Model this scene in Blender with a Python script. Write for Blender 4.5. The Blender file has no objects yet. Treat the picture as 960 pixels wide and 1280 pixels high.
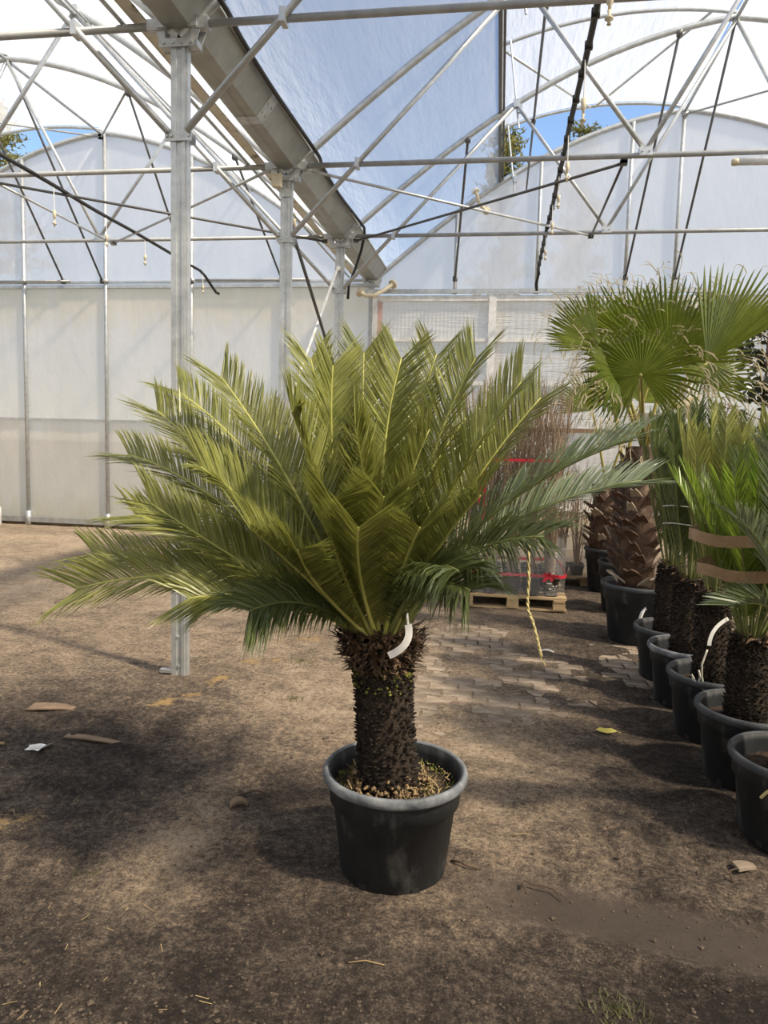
import bpy, math, random
import numpy as np
from mathutils import Vector, Matrix, noise

R = math.radians
scene = bpy.context.scene
col = scene.collection

# ------------------------------------------------------------------ camera
CAM_H, CAM_F = 1.6, 918.19           # height in m, focal length in px of the 960x1280 frame
def cam_axes(p, y, r):
    fwd = Vector((-math.sin(y), math.cos(y), 0)); right = Vector((math.cos(y), math.sin(y), 0)); up = Vector((0, 0, 1))
    f2 = fwd*math.cos(p) - up*math.sin(p); u2 = up*math.cos(p) + fwd*math.sin(p)
    return right*math.cos(r) + u2*math.sin(r), u2*math.cos(r) - right*math.sin(r), f2
cr, cu, cf = cam_axes(0.09499, 0.15215, 0.02673)
cam_data = bpy.data.cameras.new('camera')
cam = bpy.data.objects.new('camera', cam_data); col.objects.link(cam)
cam.matrix_world = Matrix(((cr.x, cu.x, -cf.x, 0), (cr.y, cu.y, -cf.y, 0), (cr.z, cu.z, -cf.z, CAM_H), (0, 0, 0, 1)))
cam_data.sensor_width = 36; cam_data.lens = CAM_F/1280*36
cam_data.clip_start = .05; cam_data.clip_end = 400
scene.camera = cam

# ------------------------------------------------------------------ light
SUN_DIR = Vector((0.92, -0.396, 0)).normalized()    # horizontal direction towards the sun (the post's shadow)
SUN_EL = R(50)
world = bpy.data.worlds.new('sky'); scene.world = world; world.use_nodes = True
wn = world.node_tree.nodes; wl = world.node_tree.links; wn.clear()
sky = wn.new('ShaderNodeTexSky'); sky.sky_type = 'NISHITA'; sky.sun_disc = False
sky.sun_elevation = SUN_EL; sky.sun_rotation = math.atan2(SUN_DIR.x, SUN_DIR.y)
sky.air_density = 1.0; sky.dust_density = .15; sky.ozone_density = 2.0
bg = wn.new('ShaderNodeBackground'); bg.inputs['Strength'].default_value = .22
wo = wn.new('ShaderNodeOutputWorld')
wl.new(sky.outputs[0], bg.inputs[0]); wl.new(bg.outputs[0], wo.inputs[0])
sun_data = bpy.data.lights.new('sun', 'SUN'); sun_data.energy = 12.5; sun_data.angle = R(4); sun_data.color = (1, .86, .66)
sun = bpy.data.objects.new('sun', sun_data); col.objects.link(sun)
to_sun = Vector((SUN_DIR.x*math.cos(SUN_EL), SUN_DIR.y*math.cos(SUN_EL), math.sin(SUN_EL)))
sun.rotation_euler = to_sun.to_track_quat('Z', 'Y').to_euler(); sun.location = to_sun*30
vs = scene.view_settings
vs.view_transform = 'Standard'; vs.look = 'None'; vs.gamma = 1; vs.use_curve_mapping = False; vs.exposure = 0.2
scene.cycles.use_denoising = True
scene.cycles.max_bounces = 10; scene.cycles.transparent_max_bounces = 16
scene.cycles.diffuse_bounces = 4; scene.cycles.transmission_bounces = 8

# ------------------------------------------------------------------ materials
MATS = {}
def nodes_of(name):
    m = bpy.data.materials.new(name); m.use_nodes = True
    nt = m.node_tree; nt.nodes.clear(); MATS[name] = m
    return m, nt.nodes, nt.links
def ramp(n, l, src, stops):
    r = n.new('ShaderNodeValToRGB'); e = r.color_ramp.elements
    while len(e) < len(stops): e.new(.5)
    for k, (p, c) in enumerate(stops):
        e[k].position = p; e[k].color = (*c, 1) if len(c) == 3 else c
    l.new(src, r.inputs[0]); return r
def coords(n, l, scale=(1, 1, 1), kind='Object'):
    tc = n.new('ShaderNodeTexCoord'); mp = n.new('ShaderNodeMapping'); mp.inputs['Scale'].default_value = scale
    l.new(tc.outputs[kind], mp.inputs[0]); return mp.outputs[0]
def noise_tex(n, l, vec, scale, detail=4, rough=.6):
    t = n.new('ShaderNodeTexNoise'); t.inputs['Scale'].default_value = scale; t.inputs['Detail'].default_value = detail
    t.inputs['Roughness'].default_value = rough; l.new(vec, t.inputs['Vector']); return t
def mat(name, stops, scale=8, rough=.7, metal=0, bump=0, bscale=None, stretch=(1, 1, 1), spec=.4, rand=0, sub=0):
    """noise-mottled Principled material: stops is one colour or a list of (pos, colour)"""
    m, n, l = nodes_of(name)
    out = n.new('ShaderNodeOutputMaterial'); b = n.new('ShaderNodeBsdfPrincipled'); l.new(b.outputs[0], out.inputs[0])
    b.inputs['Roughness'].default_value = rough; b.inputs['Metallic'].default_value = metal
    b.inputs['Specular IOR Level'].default_value = spec
    v = coords(n, l, stretch)
    t = noise_tex(n, l, v, scale)
    if not isinstance(stops, list): stops = [(.3, tuple(c*.82 for c in stops)), (.7, tuple(min(1, c*1.15) for c in stops))]
    c = ramp(n, l, t.outputs[0], stops).outputs[0]
    if rand:
        oi = n.new('ShaderNodeObjectInfo'); hs = n.new('ShaderNodeHueSaturation')
        mr = n.new('ShaderNodeMapRange'); mr.inputs[3].default_value = 1-rand; mr.inputs[4].default_value = 1+rand
        l.new(oi.outputs['Random'], mr.inputs[0]); l.new(mr.outputs[0], hs.inputs['Value']); l.new(c, hs.inputs['Color']); c = hs.outputs[0]
    l.new(c, b.inputs['Base Color'])
    if bump:
        t2 = noise_tex(n, l, v, bscale or scale*3, 5)
        bp = n.new('ShaderNodeBump'); bp.inputs['Strength'].default_value = bump; bp.inputs['Distance'].default_value = .02
        l.new(t2.outputs[0], bp.inputs['Height']); l.new(bp.outputs[0], b.inputs['Normal'])
    return m
def film(name, c1, c2, clear, stretch=(1, 1, 1), scale=1.2, gloss=.06, refl=.25, vert=None):
    """hazy greenhouse film: part clear, part scattering both ways"""
    m, n, l = nodes_of(name)
    out = n.new('ShaderNodeOutputMaterial')
    v = coords(n, l, stretch)
    t = noise_tex(n, l, v, scale, 5)
    c = ramp(n, l, t.outputs[0], [(.3, c1), (.7, c2)]).outputs[0]
    if vert:                                        # dirt and algae that follow the sheet's edges
        sep = n.new('ShaderNodeSeparateXYZ'); tc = n.new('ShaderNodeTexCoord'); l.new(tc.outputs['Object'], sep.inputs[0])
        t3 = noise_tex(n, l, coords(n, l, (3, 3, .6)), 1.5, 4)
        add = n.new('ShaderNodeMath'); add.operation = 'MULTIPLY_ADD'; add.inputs[1].default_value = .9; l.new(t3.outputs[0], add.inputs[0]); l.new(sep.outputs[2], add.inputs[2])
        mr = n.new('ShaderNodeMapRange'); mr.inputs[1].default_value = .45; mr.inputs[2].default_value = 4.5; l.new(add.outputs[0], mr.inputs[0])
        rr = ramp(n, l, mr.outputs[0], vert)
        mx = n.new('ShaderNodeMix'); mx.data_type = 'RGBA'; mx.blend_type = 'MULTIPLY'; mx.inputs[0].default_value = 1
        l.new(c, mx.inputs[6]); l.new(rr.outputs[0], mx.inputs[7]); c = mx.outputs[2]
    bp = n.new('ShaderNodeBump'); bp.inputs['Strength'].default_value = .5; bp.inputs['Distance'].default_value = .04
    wv = noise_tex(n, l, v, scale*3.5, 3); l.new(wv.outputs[0], bp.inputs['Height'])
    tl = n.new('ShaderNodeBsdfTranslucent'); df = n.new('ShaderNodeBsdfDiffuse'); tr = n.new('ShaderNodeBsdfTransparent'); gl = n.new('ShaderNodeBsdfGlossy')
    gl.inputs['Roughness'].default_value = .25
    for s in (tl, df): l.new(c, s.inputs[0]); l.new(bp.outputs[0], s.inputs['Normal'])
    l.new(bp.outputs[0], gl.inputs['Normal'])
    m1 = n.new('ShaderNodeMixShader'); m1.inputs[0].default_value = refl; l.new(tl.outputs[0], m1.inputs[1]); l.new(df.outputs[0], m1.inputs[2])
    m2 = n.new('ShaderNodeMixShader'); m2.inputs[0].default_value = clear; l.new(m1.outputs[0], m2.inputs[1]); l.new(tr.outputs[0], m2.inputs[2])
    m3 = n.new('ShaderNodeMixShader'); m3.inputs[0].default_value = gloss; l.new(m2.outputs[0], m3.inputs[1]); l.new(gl.outputs[0], m3.inputs[2])
    l.new(m3.outputs[0], out.inputs[0])
    return m
def leaf(name, c1, c2, trans, scale=6, rough=.38, amount=.3, rand=.18, spec=.5, tone=False):
    m, n, l = nodes_of(name)
    out = n.new('ShaderNodeOutputMaterial'); b = n.new('ShaderNodeBsdfPrincipled'); b.inputs['Roughness'].default_value = rough
    b.inputs['Specular IOR Level'].default_value = spec
    t = noise_tex(n, l, coords(n, l), scale, 3)
    c = ramp(n, l, t.outputs[0], [(.35, c1), (.65, c2)]).outputs[0]
    oi = n.new('ShaderNodeObjectInfo'); hs = n.new('ShaderNodeHueSaturation'); mr = n.new('ShaderNodeMapRange')
    mr.inputs[3].default_value = 1-rand; mr.inputs[4].default_value = 1+rand
    l.new(oi.outputs['Random'], mr.inputs[0]); l.new(c, hs.inputs['Color'])
    if tone:                                        # each leaflet has its own shade
        an = n.new('ShaderNodeAttribute'); an.attribute_name = 'tone'; mu = n.new('ShaderNodeMath'); mu.operation = 'MULTIPLY'
        l.new(an.outputs['Fac'], mu.inputs[0]); l.new(mr.outputs[0], mu.inputs[1]); l.new(mu.outputs[0], hs.inputs['Value'])
    else: l.new(mr.outputs[0], hs.inputs['Value'])
    l.new(hs.outputs[0], b.inputs['Base Color'])
    tl = n.new('ShaderNodeBsdfTranslucent'); tl.inputs[0].default_value = (*trans, 1)
    mx = n.new('ShaderNodeMixShader'); mx.inputs[0].default_value = amount
    l.new(b.outputs[0], mx.inputs[1]); l.new(tl.outputs[0], mx.inputs[2]); l.new(mx.outputs[0], out.inputs[0])
    return m

film('roof_film', (.59, .61, .62), (.69, .70, .71), .40, (1.6, .3, 1), 2.2, .05, .45)
film('gable_film', (.70, .71, .76), (.80, .80, .84), .10, (1, 1, .5), .9, .05, .35)
film('wall_film', (.66, .635, .61), (.74, .71, .685), .05, (1, 1, .5), .9, .05, .5,
     vert=[(0, (.80, .76, .58)), (.14, (.93, .90, .82)), (.40, (.95, .91, .84)), (.47, (1, 1, 1)), (.80, (1, .99, .98)), (.90, (.98, .93, .80)), (1, (.92, .86, .68))])
film('panel_poly', (.64, .60, .55), (.74, .70, .65), .05, (.4, 1, 6), 1.4, .06, .5)
film('stretch_wrap', (.8, .82, .84), (.9, .9, .92), .86, (1, 1, 6), 3, .12, .5)
mat('galvanised', [(.3, (.40, .42, .43)), (.7, (.56, .58, .59))], 14, .42, .55, .04)
mat('galvanised_dull', [(.3, (.30, .31, .31)), (.7, (.42, .43, .43))], 10, .55, .45, .05)
mat('dark_tube', (.12, .12, .12), 10, .5, .5)
mat('gutter_steel', [(.3, (.30, .31, .29)), (.7, (.40, .41, .39))], 5, .5, .5, .05)
mat('black_hose', (.018, .018, .018), 20, .55)
mat('cream_plastic', (.62, .55, .40), 12, .6)
mat('white_paint', (.72, .72, .70), 10, .5)
mat('white_tag', (.85, .85, .84), 12, .5)
mat('cream_strip', [(.28, (.22, .20, .13)), (.40, (.70, .68, .58)), (.7, (.78, .77, .70))], 9, .6)
mat('brown_rail', (.20, .13, .08), 8, .7)
mat('beige_block', (.52, .45, .34), 6, .9, 0, .2)
mat('pink_strip', (.62, .42, .38), 6, .7)
mat('pot_black', [(.34, (.012, .014, .017)), (.55, (.022, .025, .029)), (.72, (.10, .103, .105))], 13, .62, 0, .08, 60, (1, 1, .45), spec=.35)
mat('pot_rim', [(.32, (.05, .056, .064)), (.52, (.16, .175, .195)), (.68, (.30, .315, .33))], 9, .6, 0, .06, 60, spec=.35)
mat('pot_rim_dark', [(.30, (.03, .034, .039)), (.7, (.075, .082, .092))], 9, .6, 0, .06, 60, spec=.35)
mat('pot_small', (.016, .017, .018), 10, .5)
mat('potting_soil', [(.3, (.020, .013, .009)), (.7, (.07, .045, .03))], 30, .95, 0, .8, 60)
mat('trunk_bark', [(.3, (.018, .012, .008)), (.7, (.055, .038, .026))], 40, .9, 0, .8, 90)
mat('scale_brown', [(.3, (.008, .006, .0045)), (.56, (.022, .016, .011)), (.72, (.10, .075, .052))], 45, .85)
mat('crown_fibre', [(.34, (.030, .019, .012)), (.52, (.11, .068, .040)), (.68, (.26, .17, .10))], 40, .9)
mat('moss', [(.3, (.06, .075, .014)), (.7, (.22, .22, .04))], 25, .95)
mat('pebble', [(.3, (.07, .045, .025)), (.5, (.24, .17, .09)), (.7, (.42, .26, .12))], 30, .8)
mat('straw', [(.3, (.22, .15, .07)), (.7, (.42, .32, .16))], 12, .8)
mat('rachis_green', [(.3, (.40, .40, .10)), (.7, (.55, .54, .17))], 6, .45, rand=.12)
mat('rachis_dark', [(.3, (.13, .15, .05)), (.7, (.22, .24, .08))], 6, .5, rand=.12)
leaf('cycad_green', (.135, .150, .038), (.280, .292, .080), (.44, .46, .09), amount=.20, tone=True)
leaf('cycad_pale', (.17, .21, .14), (.27, .31, .21), (.3, .36, .18), amount=.2, rough=.34, tone=True)
leaf('cycad_deep', (.060, .080, .028), (.105, .130, .045), (.20, .25, .06), amount=.22, tone=True)
leaf('cycad_blue', (.10, .13, .075), (.17, .21, .12), (.26, .32, .12), amount=.22, rough=.34, tone=True)
leaf('cycad_dark', (.048, .068, .020), (.092, .122, .036), (.20, .28, .05), amount=.22, tone=True)
leaf('cycad_lime', (.10, .165, .020), (.17, .25, .034), (.32, .46, .05), amount=.32, tone=True)
leaf('fan_green', (.085, .125, .020), (.165, .20, .038), (.42, .48, .06), scale=10, amount=.34, tone=True)
leaf('fan_dry', (.42, .36, .22), (.58, .50, .34), (.5, .42, .25), amount=.3, rough=.7)
leaf('broadleaf', (.030, .040, .022), (.075, .085, .05), (.10, .13, .04), amount=.15, rough=.3)
leaf('conifer', (.13, .14, .06), (.26, .25, .11), (.2, .2, .06), scale=1, amount=.2, rough=.8)
leaf('grass_blade', (.06, .07, .02), (.14, .14, .05), (.2, .2, .06), amount=.3, rough=.6)
mat('petiole', [(.3, (.26, .22, .05)), (.7, (.36, .33, .09))], 10, .5)
mat('boot_brown', [(.3, (.055, .032, .022)), (.55, (.12, .075, .05)), (.8, (.30, .22, .16))], 14, .85, 0, .3)
mat('boot_edge', [(.3, (.30, .24, .18)), (.7, (.52, .44, .34))], 14, .8)
mat('stick', [(.3, (.20, .145, .10)), (.7, (.40, .305, .215))], 9, .85, rand=.2)
mat('cane', (.50, .38, .20), 10, .7)
mat('red_tape', (.55, .03, .05), 14, .4)
mat('brown_tape', [(.3, (.24, .15, .075)), (.7, (.36, .24, .13))], 9, .22, 0, .25, 30)
mat('pallet_wood', [(.3, (.38, .27, .15)), (.7, (.56, .42, .25))], 5, .8, 0, .2, 30, (1, 6, 6))
mat('old_board', [(.3, (.13, .09, .06)), (.7, (.25, .18, .12))], 6, .85, 0, .3)
mat('twine_cream', (.58, .50, .24), 30, .85, 0, .5)
mat('string_white', (.62, .60, .52), 30, .8)
mat('yellow_leaf', (.50, .44, .10), 20, .6)
mat('twig', (.07, .045, .03), 20, .9)
mat('paver', [(.30, (.13, .10, .075)), (.5, (.225, .18, .135)), (.72, (.37, .305, .24))], 6, .9, 0, .25, 60, rand=.22)
mat('clod', [(.3, (.045, .034, .026)), (.7, (.12, .092, .068))], 9, .95)
mat('ground_out', (.20, .17, .09), 2, .95)
mat('trunk_out', (.10, .07, .05), 5, .9)

# ------------------------------------------------------------------ mesh building
ORG = {}
class MB:
    def __init__(s): s.v = []; s.f = []
    def poly(s, pts):
        k = len(s.v); s.v += [tuple(p) for p in pts]; s.f.append(tuple(range(k, k+len(pts))))
    def box(s, c, size, rot=None):
        k = len(s.v); hx, hy, hz = size[0]/2, size[1]/2, size[2]/2
        for x, y, z in ((-1,-1,-1),(1,-1,-1),(1,1,-1),(-1,1,-1),(-1,-1,1),(1,-1,1),(1,1,1),(-1,1,1)):
            p = Vector((x*hx, y*hy, z*hz))
            if rot is not None: p = rot @ p
            s.v.append((c[0]+p.x, c[1]+p.y, c[2]+p.z))
        s.f += [tuple(k+i for i in q) for q in ((0,3,2,1),(4,5,6,7),(0,1,5,4),(1,2,6,5),(2,3,7,6),(3,0,4,7))]
        return s
    def tube(s, pts, r, n=8, cap=True, r2=None):
        pts = [Vector(p) for p in pts]; m = len(pts); k0 = len(s.v)
        up = None
        for i, p in enumerate(pts):
            t = (pts[min(i+1, m-1)] - pts[max(i-1, 0)]).normalized()
            if up is None:
                up = Vector((0, 0, 1)) if abs(t.z) < .9 else Vector((1, 0, 0))
            a = t.cross(up)
            if a.length < 1e-6: a = t.orthogonal()
            a.normalize(); b = a.cross(t); up = b
            rr = r[i] if isinstance(r, (list, tuple)) else (r if r2 is None else r+(r2-r)*i/(m-1))
            for j in range(n):
                an = 2*math.pi*j/n
                q = p + a*(rr*math.cos(an)) + b*(rr*math.sin(an)); s.v.append((q.x, q.y, q.z))
        for i in range(m-1):
            for j in range(n):
                s.f.append((k0+i*n+j, k0+i*n+(j+1) % n, k0+(i+1)*n+(j+1) % n, k0+(i+1)*n+j))
        if cap:
            s.f.append(tuple(k0+j for j in range(n))[::-1]); s.f.append(tuple(k0+(m-1)*n+j for j in range(n)))
        return s
    def lathe(s, prof, c=(0, 0, 0), n=48, rfun=None, closed=False):
        k = len(s.v); m = len(prof)
        for i, (r, z) in enumerate(prof):
            for j in range(n):
                a = 2*math.pi*j/n; rr = r if rfun is None else rfun(r, z, a)
                s.v.append((c[0]+rr*math.cos(a), c[1]+rr*math.sin(a), c[2]+z))
        for i in range(m-1 if not closed else m):
            i2 = (i+1) % m
            for j in range(n):
                s.f.append((k+i*n+j, k+i*n+(j+1) % n, k+i2*n+(j+1) % n, k+i2*n+j))
        return s
    def extrude(s, poly, a, b, ax, ay):
        """closed 2D polygon swept from point a to point b; ax, ay: the polygon's axes"""
        k = len(s.v); m = len(poly); a = Vector(a); b = Vector(b); ax = Vector(ax); ay = Vector(ay)
        for o in (a, b):
            for (x, y) in poly: q = o+ax*x+ay*y; s.v.append((q.x, q.y, q.z))
        for i in range(m): s.f.append((k+i, k+(i+1) % m, k+m+(i+1) % m, k+m+i))
        s.f.append(tuple(k+i for i in range(m))[::-1]); s.f.append(tuple(k+m+i for i in range(m)))
        return s
    def blob(s, c, r, rng, squash=1):
        k = len(s.v)
        for x, y, z in ((1,0,0),(-1,0,0),(0,1,0),(0,-1,0),(0,0,1),(0,0,-1)):
            q = r*rng.uniform(.6, 1.25); s.v.append((c[0]+x*q, c[1]+y*q, c[2]+z*q*squash))
        s.f += [tuple(k+i for i in q) for q in ((0,2,4),(2,1,4),(1,3,4),(3,0,4),(2,0,5),(1,2,5),(3,1,5),(0,3,5))]
    def build(s, name, m, parent=None, smooth=False, loc=None):
        o_ = Vector((0, 0, 0))
        if parent is not None: o_ = ORG.get(parent.name, o_)
        elif loc is not None: o_ = Vector(loc)
        vv = np.array(s.v, dtype=np.float64) - np.array(o_)
        me = bpy.data.meshes.new(name); me.from_pydata(vv.tolist(), [], s.f); me.materials.append(MATS[m])
        if smooth: me.polygons.foreach_set('use_smooth', [True]*len(me.polygons))
        me.update()
        o = bpy.data.objects.new(name, me); col.objects.link(o)
        if parent is not None: o.parent = parent; ORG[o.name] = o_
        elif loc is not None: o.location = loc; ORG[o.name] = o_
        return o
def tag(o, label=None, cat=None, group=None, kind=None):
    if label: o['label'] = label
    if cat: o['category'] = cat
    if group: o['group'] = group
    if kind: o['kind'] = kind
    return o
def empty(name, loc, label=None, cat=None, group=None, kind=None):
    o = bpy.data.objects.new(name, None); col.objects.link(o); o.location = loc; o.empty_display_size = .1
    ORG[o.name] = Vector(loc); tag(o, label, cat, group, kind); return o
def copy_tree(o, parent=None):
    c = o.copy(); col.objects.link(c); c.parent = parent
    for ch in list(o.children): copy_tree(ch, c)
    return c
def bez(a, m, b, n):
    """n+1 points of the parabola through a, m (half way) and b"""
    a, m, b = Vector(a), Vector(m), Vector(b); c = m*2 - (a+b)*.5
    return [a*(1-t)**2 + c*(2*t*(1-t)) + b*t*t for t in (i/n for i in range(n+1))]
def bolts(mb, pts, axis, r=.009, h=.012):
    for p in pts: mb.tube([Vector(p), Vector(p)+Vector(axis)*h], r, 6)

# ------------------------------------------------------------------ greenhouse dimensions
XG = -2.07                       # gutter line between the two bays
HALF = 4.52                      # half span
ROWS = [4.591, 6.939, 9.286]     # truss rows that the picture shows
YW = 11.634                      # gable wall
Y0 = -5.0                        # end of the house behind the camera
ZC = 4.14
_pu = np.array([0, .2, 1.12, 1.95, 2.96, 3.92, 4.52]); _pz = np.array([4.09, 4.25, 5.0, 5.54, 6.09, 6.38, 6.49])
_pf = np.polyfit(_pu, _pz, 4)
def bowz(u):
    u = abs(u); u = u if u <= HALF else 2*HALF-u
    return float(np.polyval(_pf, u))
BAYS = [('door', XG), ('plain', XG-2*HALF)]      # each bay starts at its left gutter
VENT_U = 1.91
def ventz(u):                    # the open ridge vent, hinged on the ridge
    t = (u-VENT_U)/(HALF-VENT_U)
    return 6.32*(1-t) + (bowz(HALF)+.05)*t + .22*4*t*(1-t)*.75
pw = {'door': 'sliding-door bay', 'plain': 'plain-wall bay'}

# ------------------------------------------------------------------ floor
rng = random.Random(5)
def gauss(x, y, cx, cy, rx, ry, a=0):
    ca, sa = math.cos(a), math.sin(a); dx, dy = x-cx, y-cy
    u = (dx*ca+dy*sa)/rx; w = (-dx*sa+dy*ca)/ry
    return math.exp(-(u*u+w*w))
def fbm(x, y, f, o=4):
    s, a = 0, 1
    for _ in range(o): s += a*noise.noise((x*f, y*f, 3.7)); f *= 2.1; a *= .55
    return s
def paver_bare(x, y):            # where the paving has been swept clear of soil
    return max(gauss(x, y, -.14, 5.95, .34, .42), gauss(x, y, -.42, 4.45, .22, .45), gauss(x, y, 1.0, 5.45, .18, .5), .62*gauss(x, y, .05, 5.0, .5, .9))
def track_d(x, y): return y - (2.545 - .12*(x+.06) - .04*x*x)      # wheel track that runs past the pot
def flatness(x, y):              # smeared wet earth in the wheel track
    return math.exp(-(track_d(x, y)/.15)**4)*(1/(1+math.exp(-(x+.02)*14)))
def height(x, y):
    z = .012*fbm(x, y, .8, 3) + .009*fbm(x+9, y, 4.5, 3)
    rough = max(gauss(x, y, -1.9, 3.2, .9, .9), gauss(x, y, .75, 3.0, .6, .6), gauss(x, y, -1.6, 2.0, .5, .7))
    z += .028*rough*fbm(x, y+4, 5.5, 3)
    z += .03*gauss(x, y, -1.22, 3.25, .16, .45, -.15)*abs(fbm(x, y, 5, 2))
    b = paver_bare(x, y)
    if b > .08:
        z = z*(1-min(1, b*1.6)) + min(1, b*1.6)*(-.0015 + .010*fbm(x+3, y, 3.2, 3) + .010*(1-b)*.6 - .009*b*b)
    if x > -.2:
        d = track_d(x, y)
        fl = flatness(x, y); z = z*(1-fl) - .014*fl + .026*math.exp(-((d-.19)/.045)**2)*max(0, .5+1.1*fbm(x, y, 7, 3)) + .010*math.exp(-((d+.19)/.06)**2)
    return z
def dryness_shade(x, y):               # 0 = damp dark loam, 1 = dry pale sand, with some shade painted in
    d = .50 + .14*fbm(x, y, .9, 3)
    d += .34*(1/(1+math.exp(-(y-5.2)*1.6)))*(1/(1+math.exp((x+1.0)*1.4)))
    d += .26*gauss(x, y, -.05, 3.9, .55, 1.3)
    d -= .34*gauss(x, y, -1.75, 3.25, .55, .60, .4) + .25*gauss(x, y, -2.5, 3.6, .6, .5) + .22*gauss(x, y, -.85, 3.2, .35, .22)  # damp patches left of the pot, with the palm's cast shadow partly painted in
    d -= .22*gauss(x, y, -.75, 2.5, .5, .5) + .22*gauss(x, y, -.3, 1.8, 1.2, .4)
    d += .50*gauss(x, y, -1.18, 2.70, .20, .55, .12) + .22*gauss(x, y, -1.05, 4.4, .45, .5)
    d -= .42*gauss(x, y, .95, 3.7, .40, .75) + .28*gauss(x, y, .75, 5.2, .45, .9) + .22*gauss(x, y, .7, 2.1, .6, .4) + .2*gauss(x, y, 1.0, 7.5, .5, 1.5)  # dark loam along the pot row, with the palms' shade painted in
    d -= .16*gauss(x, y, -1.6, 1.9, .35, .35) + .07/(1+math.exp((y-2.7)*4))
    if x > -.25: d = d*(1-flatness(x, y)) + .20*flatness(x, y) - .35*math.exp(-((track_d(x, y)-.19)/.04)**2)*max(0, fbm(x, y, 7, 3)+.1)
    return max(0, min(1, d))
def strawness(x, y):
    s = max(gauss(x, y, -1.95, 2.62, .16, .16), gauss(x, y, -1.85, 4.25, .10, .75, -.35), .8*gauss(x, y, -1.60, 5.0, .4, .14, .2), .5*gauss(x, y, -1.5, 5.6, 1.5, .5), .6*gauss(x, y, -1.2, 2.55, .2, .5))
    return s*(.5+.8*(fbm(x, y, 5, 3)+.4))
xs = np.concatenate([np.linspace(-11.1, -2.9, 90, endpoint=False), np.linspace(-2.9, 1.5, 240, endpoint=False), np.linspace(1.5, 6.97, 40)])
ys = np.concatenate([np.linspace(Y0, 1.5, 16, endpoint=False), np.linspace(1.5, 4.2, 180, endpoint=False), np.linspace(4.2, 7, 110, endpoint=False), np.linspace(7, YW+.1, 80)])
fv, fd, fs, fl_ = [], [], [], []
for y in ys:
    for x in xs:
        x_, y_ = float(x), float(y)
        fv.append((x_, y_, height(x_, y_))); fd.append(dryness_shade(x_, y_)); fs.append(max(0, min(1, strawness(x_, y_)))); fl_.append(flatness(x_, y_))
nx, ny = len(xs), len(ys)
idx = np.arange(nx*ny).reshape(ny, nx)
ff = np.stack([idx[:-1, :-1], idx[:-1, 1:], idx[1:, 1:], idx[1:, :-1]], -1).reshape(-1, 4)
me = bpy.data.meshes.new('floor'); me.from_pydata(fv, [], ff.tolist())
for nm, dat in (('dry', fd), ('straw', fs), ('flat', fl_)):  # the first attribute also carries the shade painted into the soil colour
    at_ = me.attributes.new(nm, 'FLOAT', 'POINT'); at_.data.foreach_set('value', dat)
me.polygons.foreach_set('use_smooth', [True]*len(me.polygons))
m, n, l = nodes_of('soil_floor')
out = n.new('ShaderNodeOutputMaterial'); b = n.new('ShaderNodeBsdfPrincipled'); l.new(b.outputs[0], out.inputs[0])
b.inputs['Roughness'].default_value = .92; b.inputs['Specular IOR Level'].default_value = .25
a1 = n.new('ShaderNodeAttribute'); a1.attribute_name = 'dry'; a2 = n.new('ShaderNodeAttribute'); a2.attribute_name = 'straw'  # 'dry' holds soil dryness together with the painted-in palm shade
v = coords(n, l)
t1 = noise_tex(n, l, v, 5.5, 8, .72); t2 = noise_tex(n, l, v, 34, 7, .75); t3 = noise_tex(n, l, v, 120, 5, .8)
def math_node(op, x, y):
    q = n.new('ShaderNodeMath'); q.operation = op
    for k, w in ((0, x), (1, y)):
        if isinstance(w, (int, float)): q.inputs[k].default_value = w
        else: l.new(w, q.inputs[k])
    return q.outputs[0]
f1 = math_node('MULTIPLY', math_node('SUBTRACT', t1.outputs[0], .5), 1.15)
f2 = math_node('MULTIPLY', math_node('SUBTRACT', t2.outputs[0], .5), 1.5)
f3 = math_node('MULTIPLY', math_node('SUBTRACT', t3.outputs[0], .5), 1.5)
a3 = n.new('ShaderNodeAttribute'); a3.attribute_name = 'flat'
keep = math_node('SUBTRACT', 1.0, math_node('MULTIPLY', a3.outputs['Fac'], .85))
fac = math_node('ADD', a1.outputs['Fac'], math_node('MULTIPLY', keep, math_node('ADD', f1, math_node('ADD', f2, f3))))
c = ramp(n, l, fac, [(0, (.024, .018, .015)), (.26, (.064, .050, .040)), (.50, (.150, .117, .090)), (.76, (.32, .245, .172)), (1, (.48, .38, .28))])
sf = math_node('ADD', a2.outputs['Fac'], math_node('MULTIPLY', math_node('SUBTRACT', t2.outputs[0], .55), 1.6))
sr = ramp(n, l, sf, [(.45, (0, 0, 0)), (.75, (1, 1, 1))])
mx = n.new('ShaderNodeMix'); mx.data_type = 'RGBA'; l.new(sr.outputs[0], mx.inputs[0]); l.new(c.outputs[0], mx.inputs[6]); mx.inputs[7].default_value = (.40, .27, .12, 1)
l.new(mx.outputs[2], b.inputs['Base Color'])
bp = n.new('ShaderNodeBump'); bp.inputs['Strength'].default_value = 1; bp.inputs['Distance'].default_value = .022
l.new(keep, bp.inputs['Strength'])
l.new(math_node('ADD', math_node('ADD', t2.outputs[0], math_node('MULTIPLY', t3.outputs[0], .5)), math_node('MULTIPLY', t1.outputs[0], 1.2)), bp.inputs['Height']); l.new(bp.outputs[0], b.inputs['Normal'])
me.materials.append(m)
floor = bpy.data.objects.new('floor', me); col.objects.link(floor)
tag(floor, 'brown trodden earth floor with damp and painted-shade dark patches and dry sand', 'floor', kind='structure')

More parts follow.
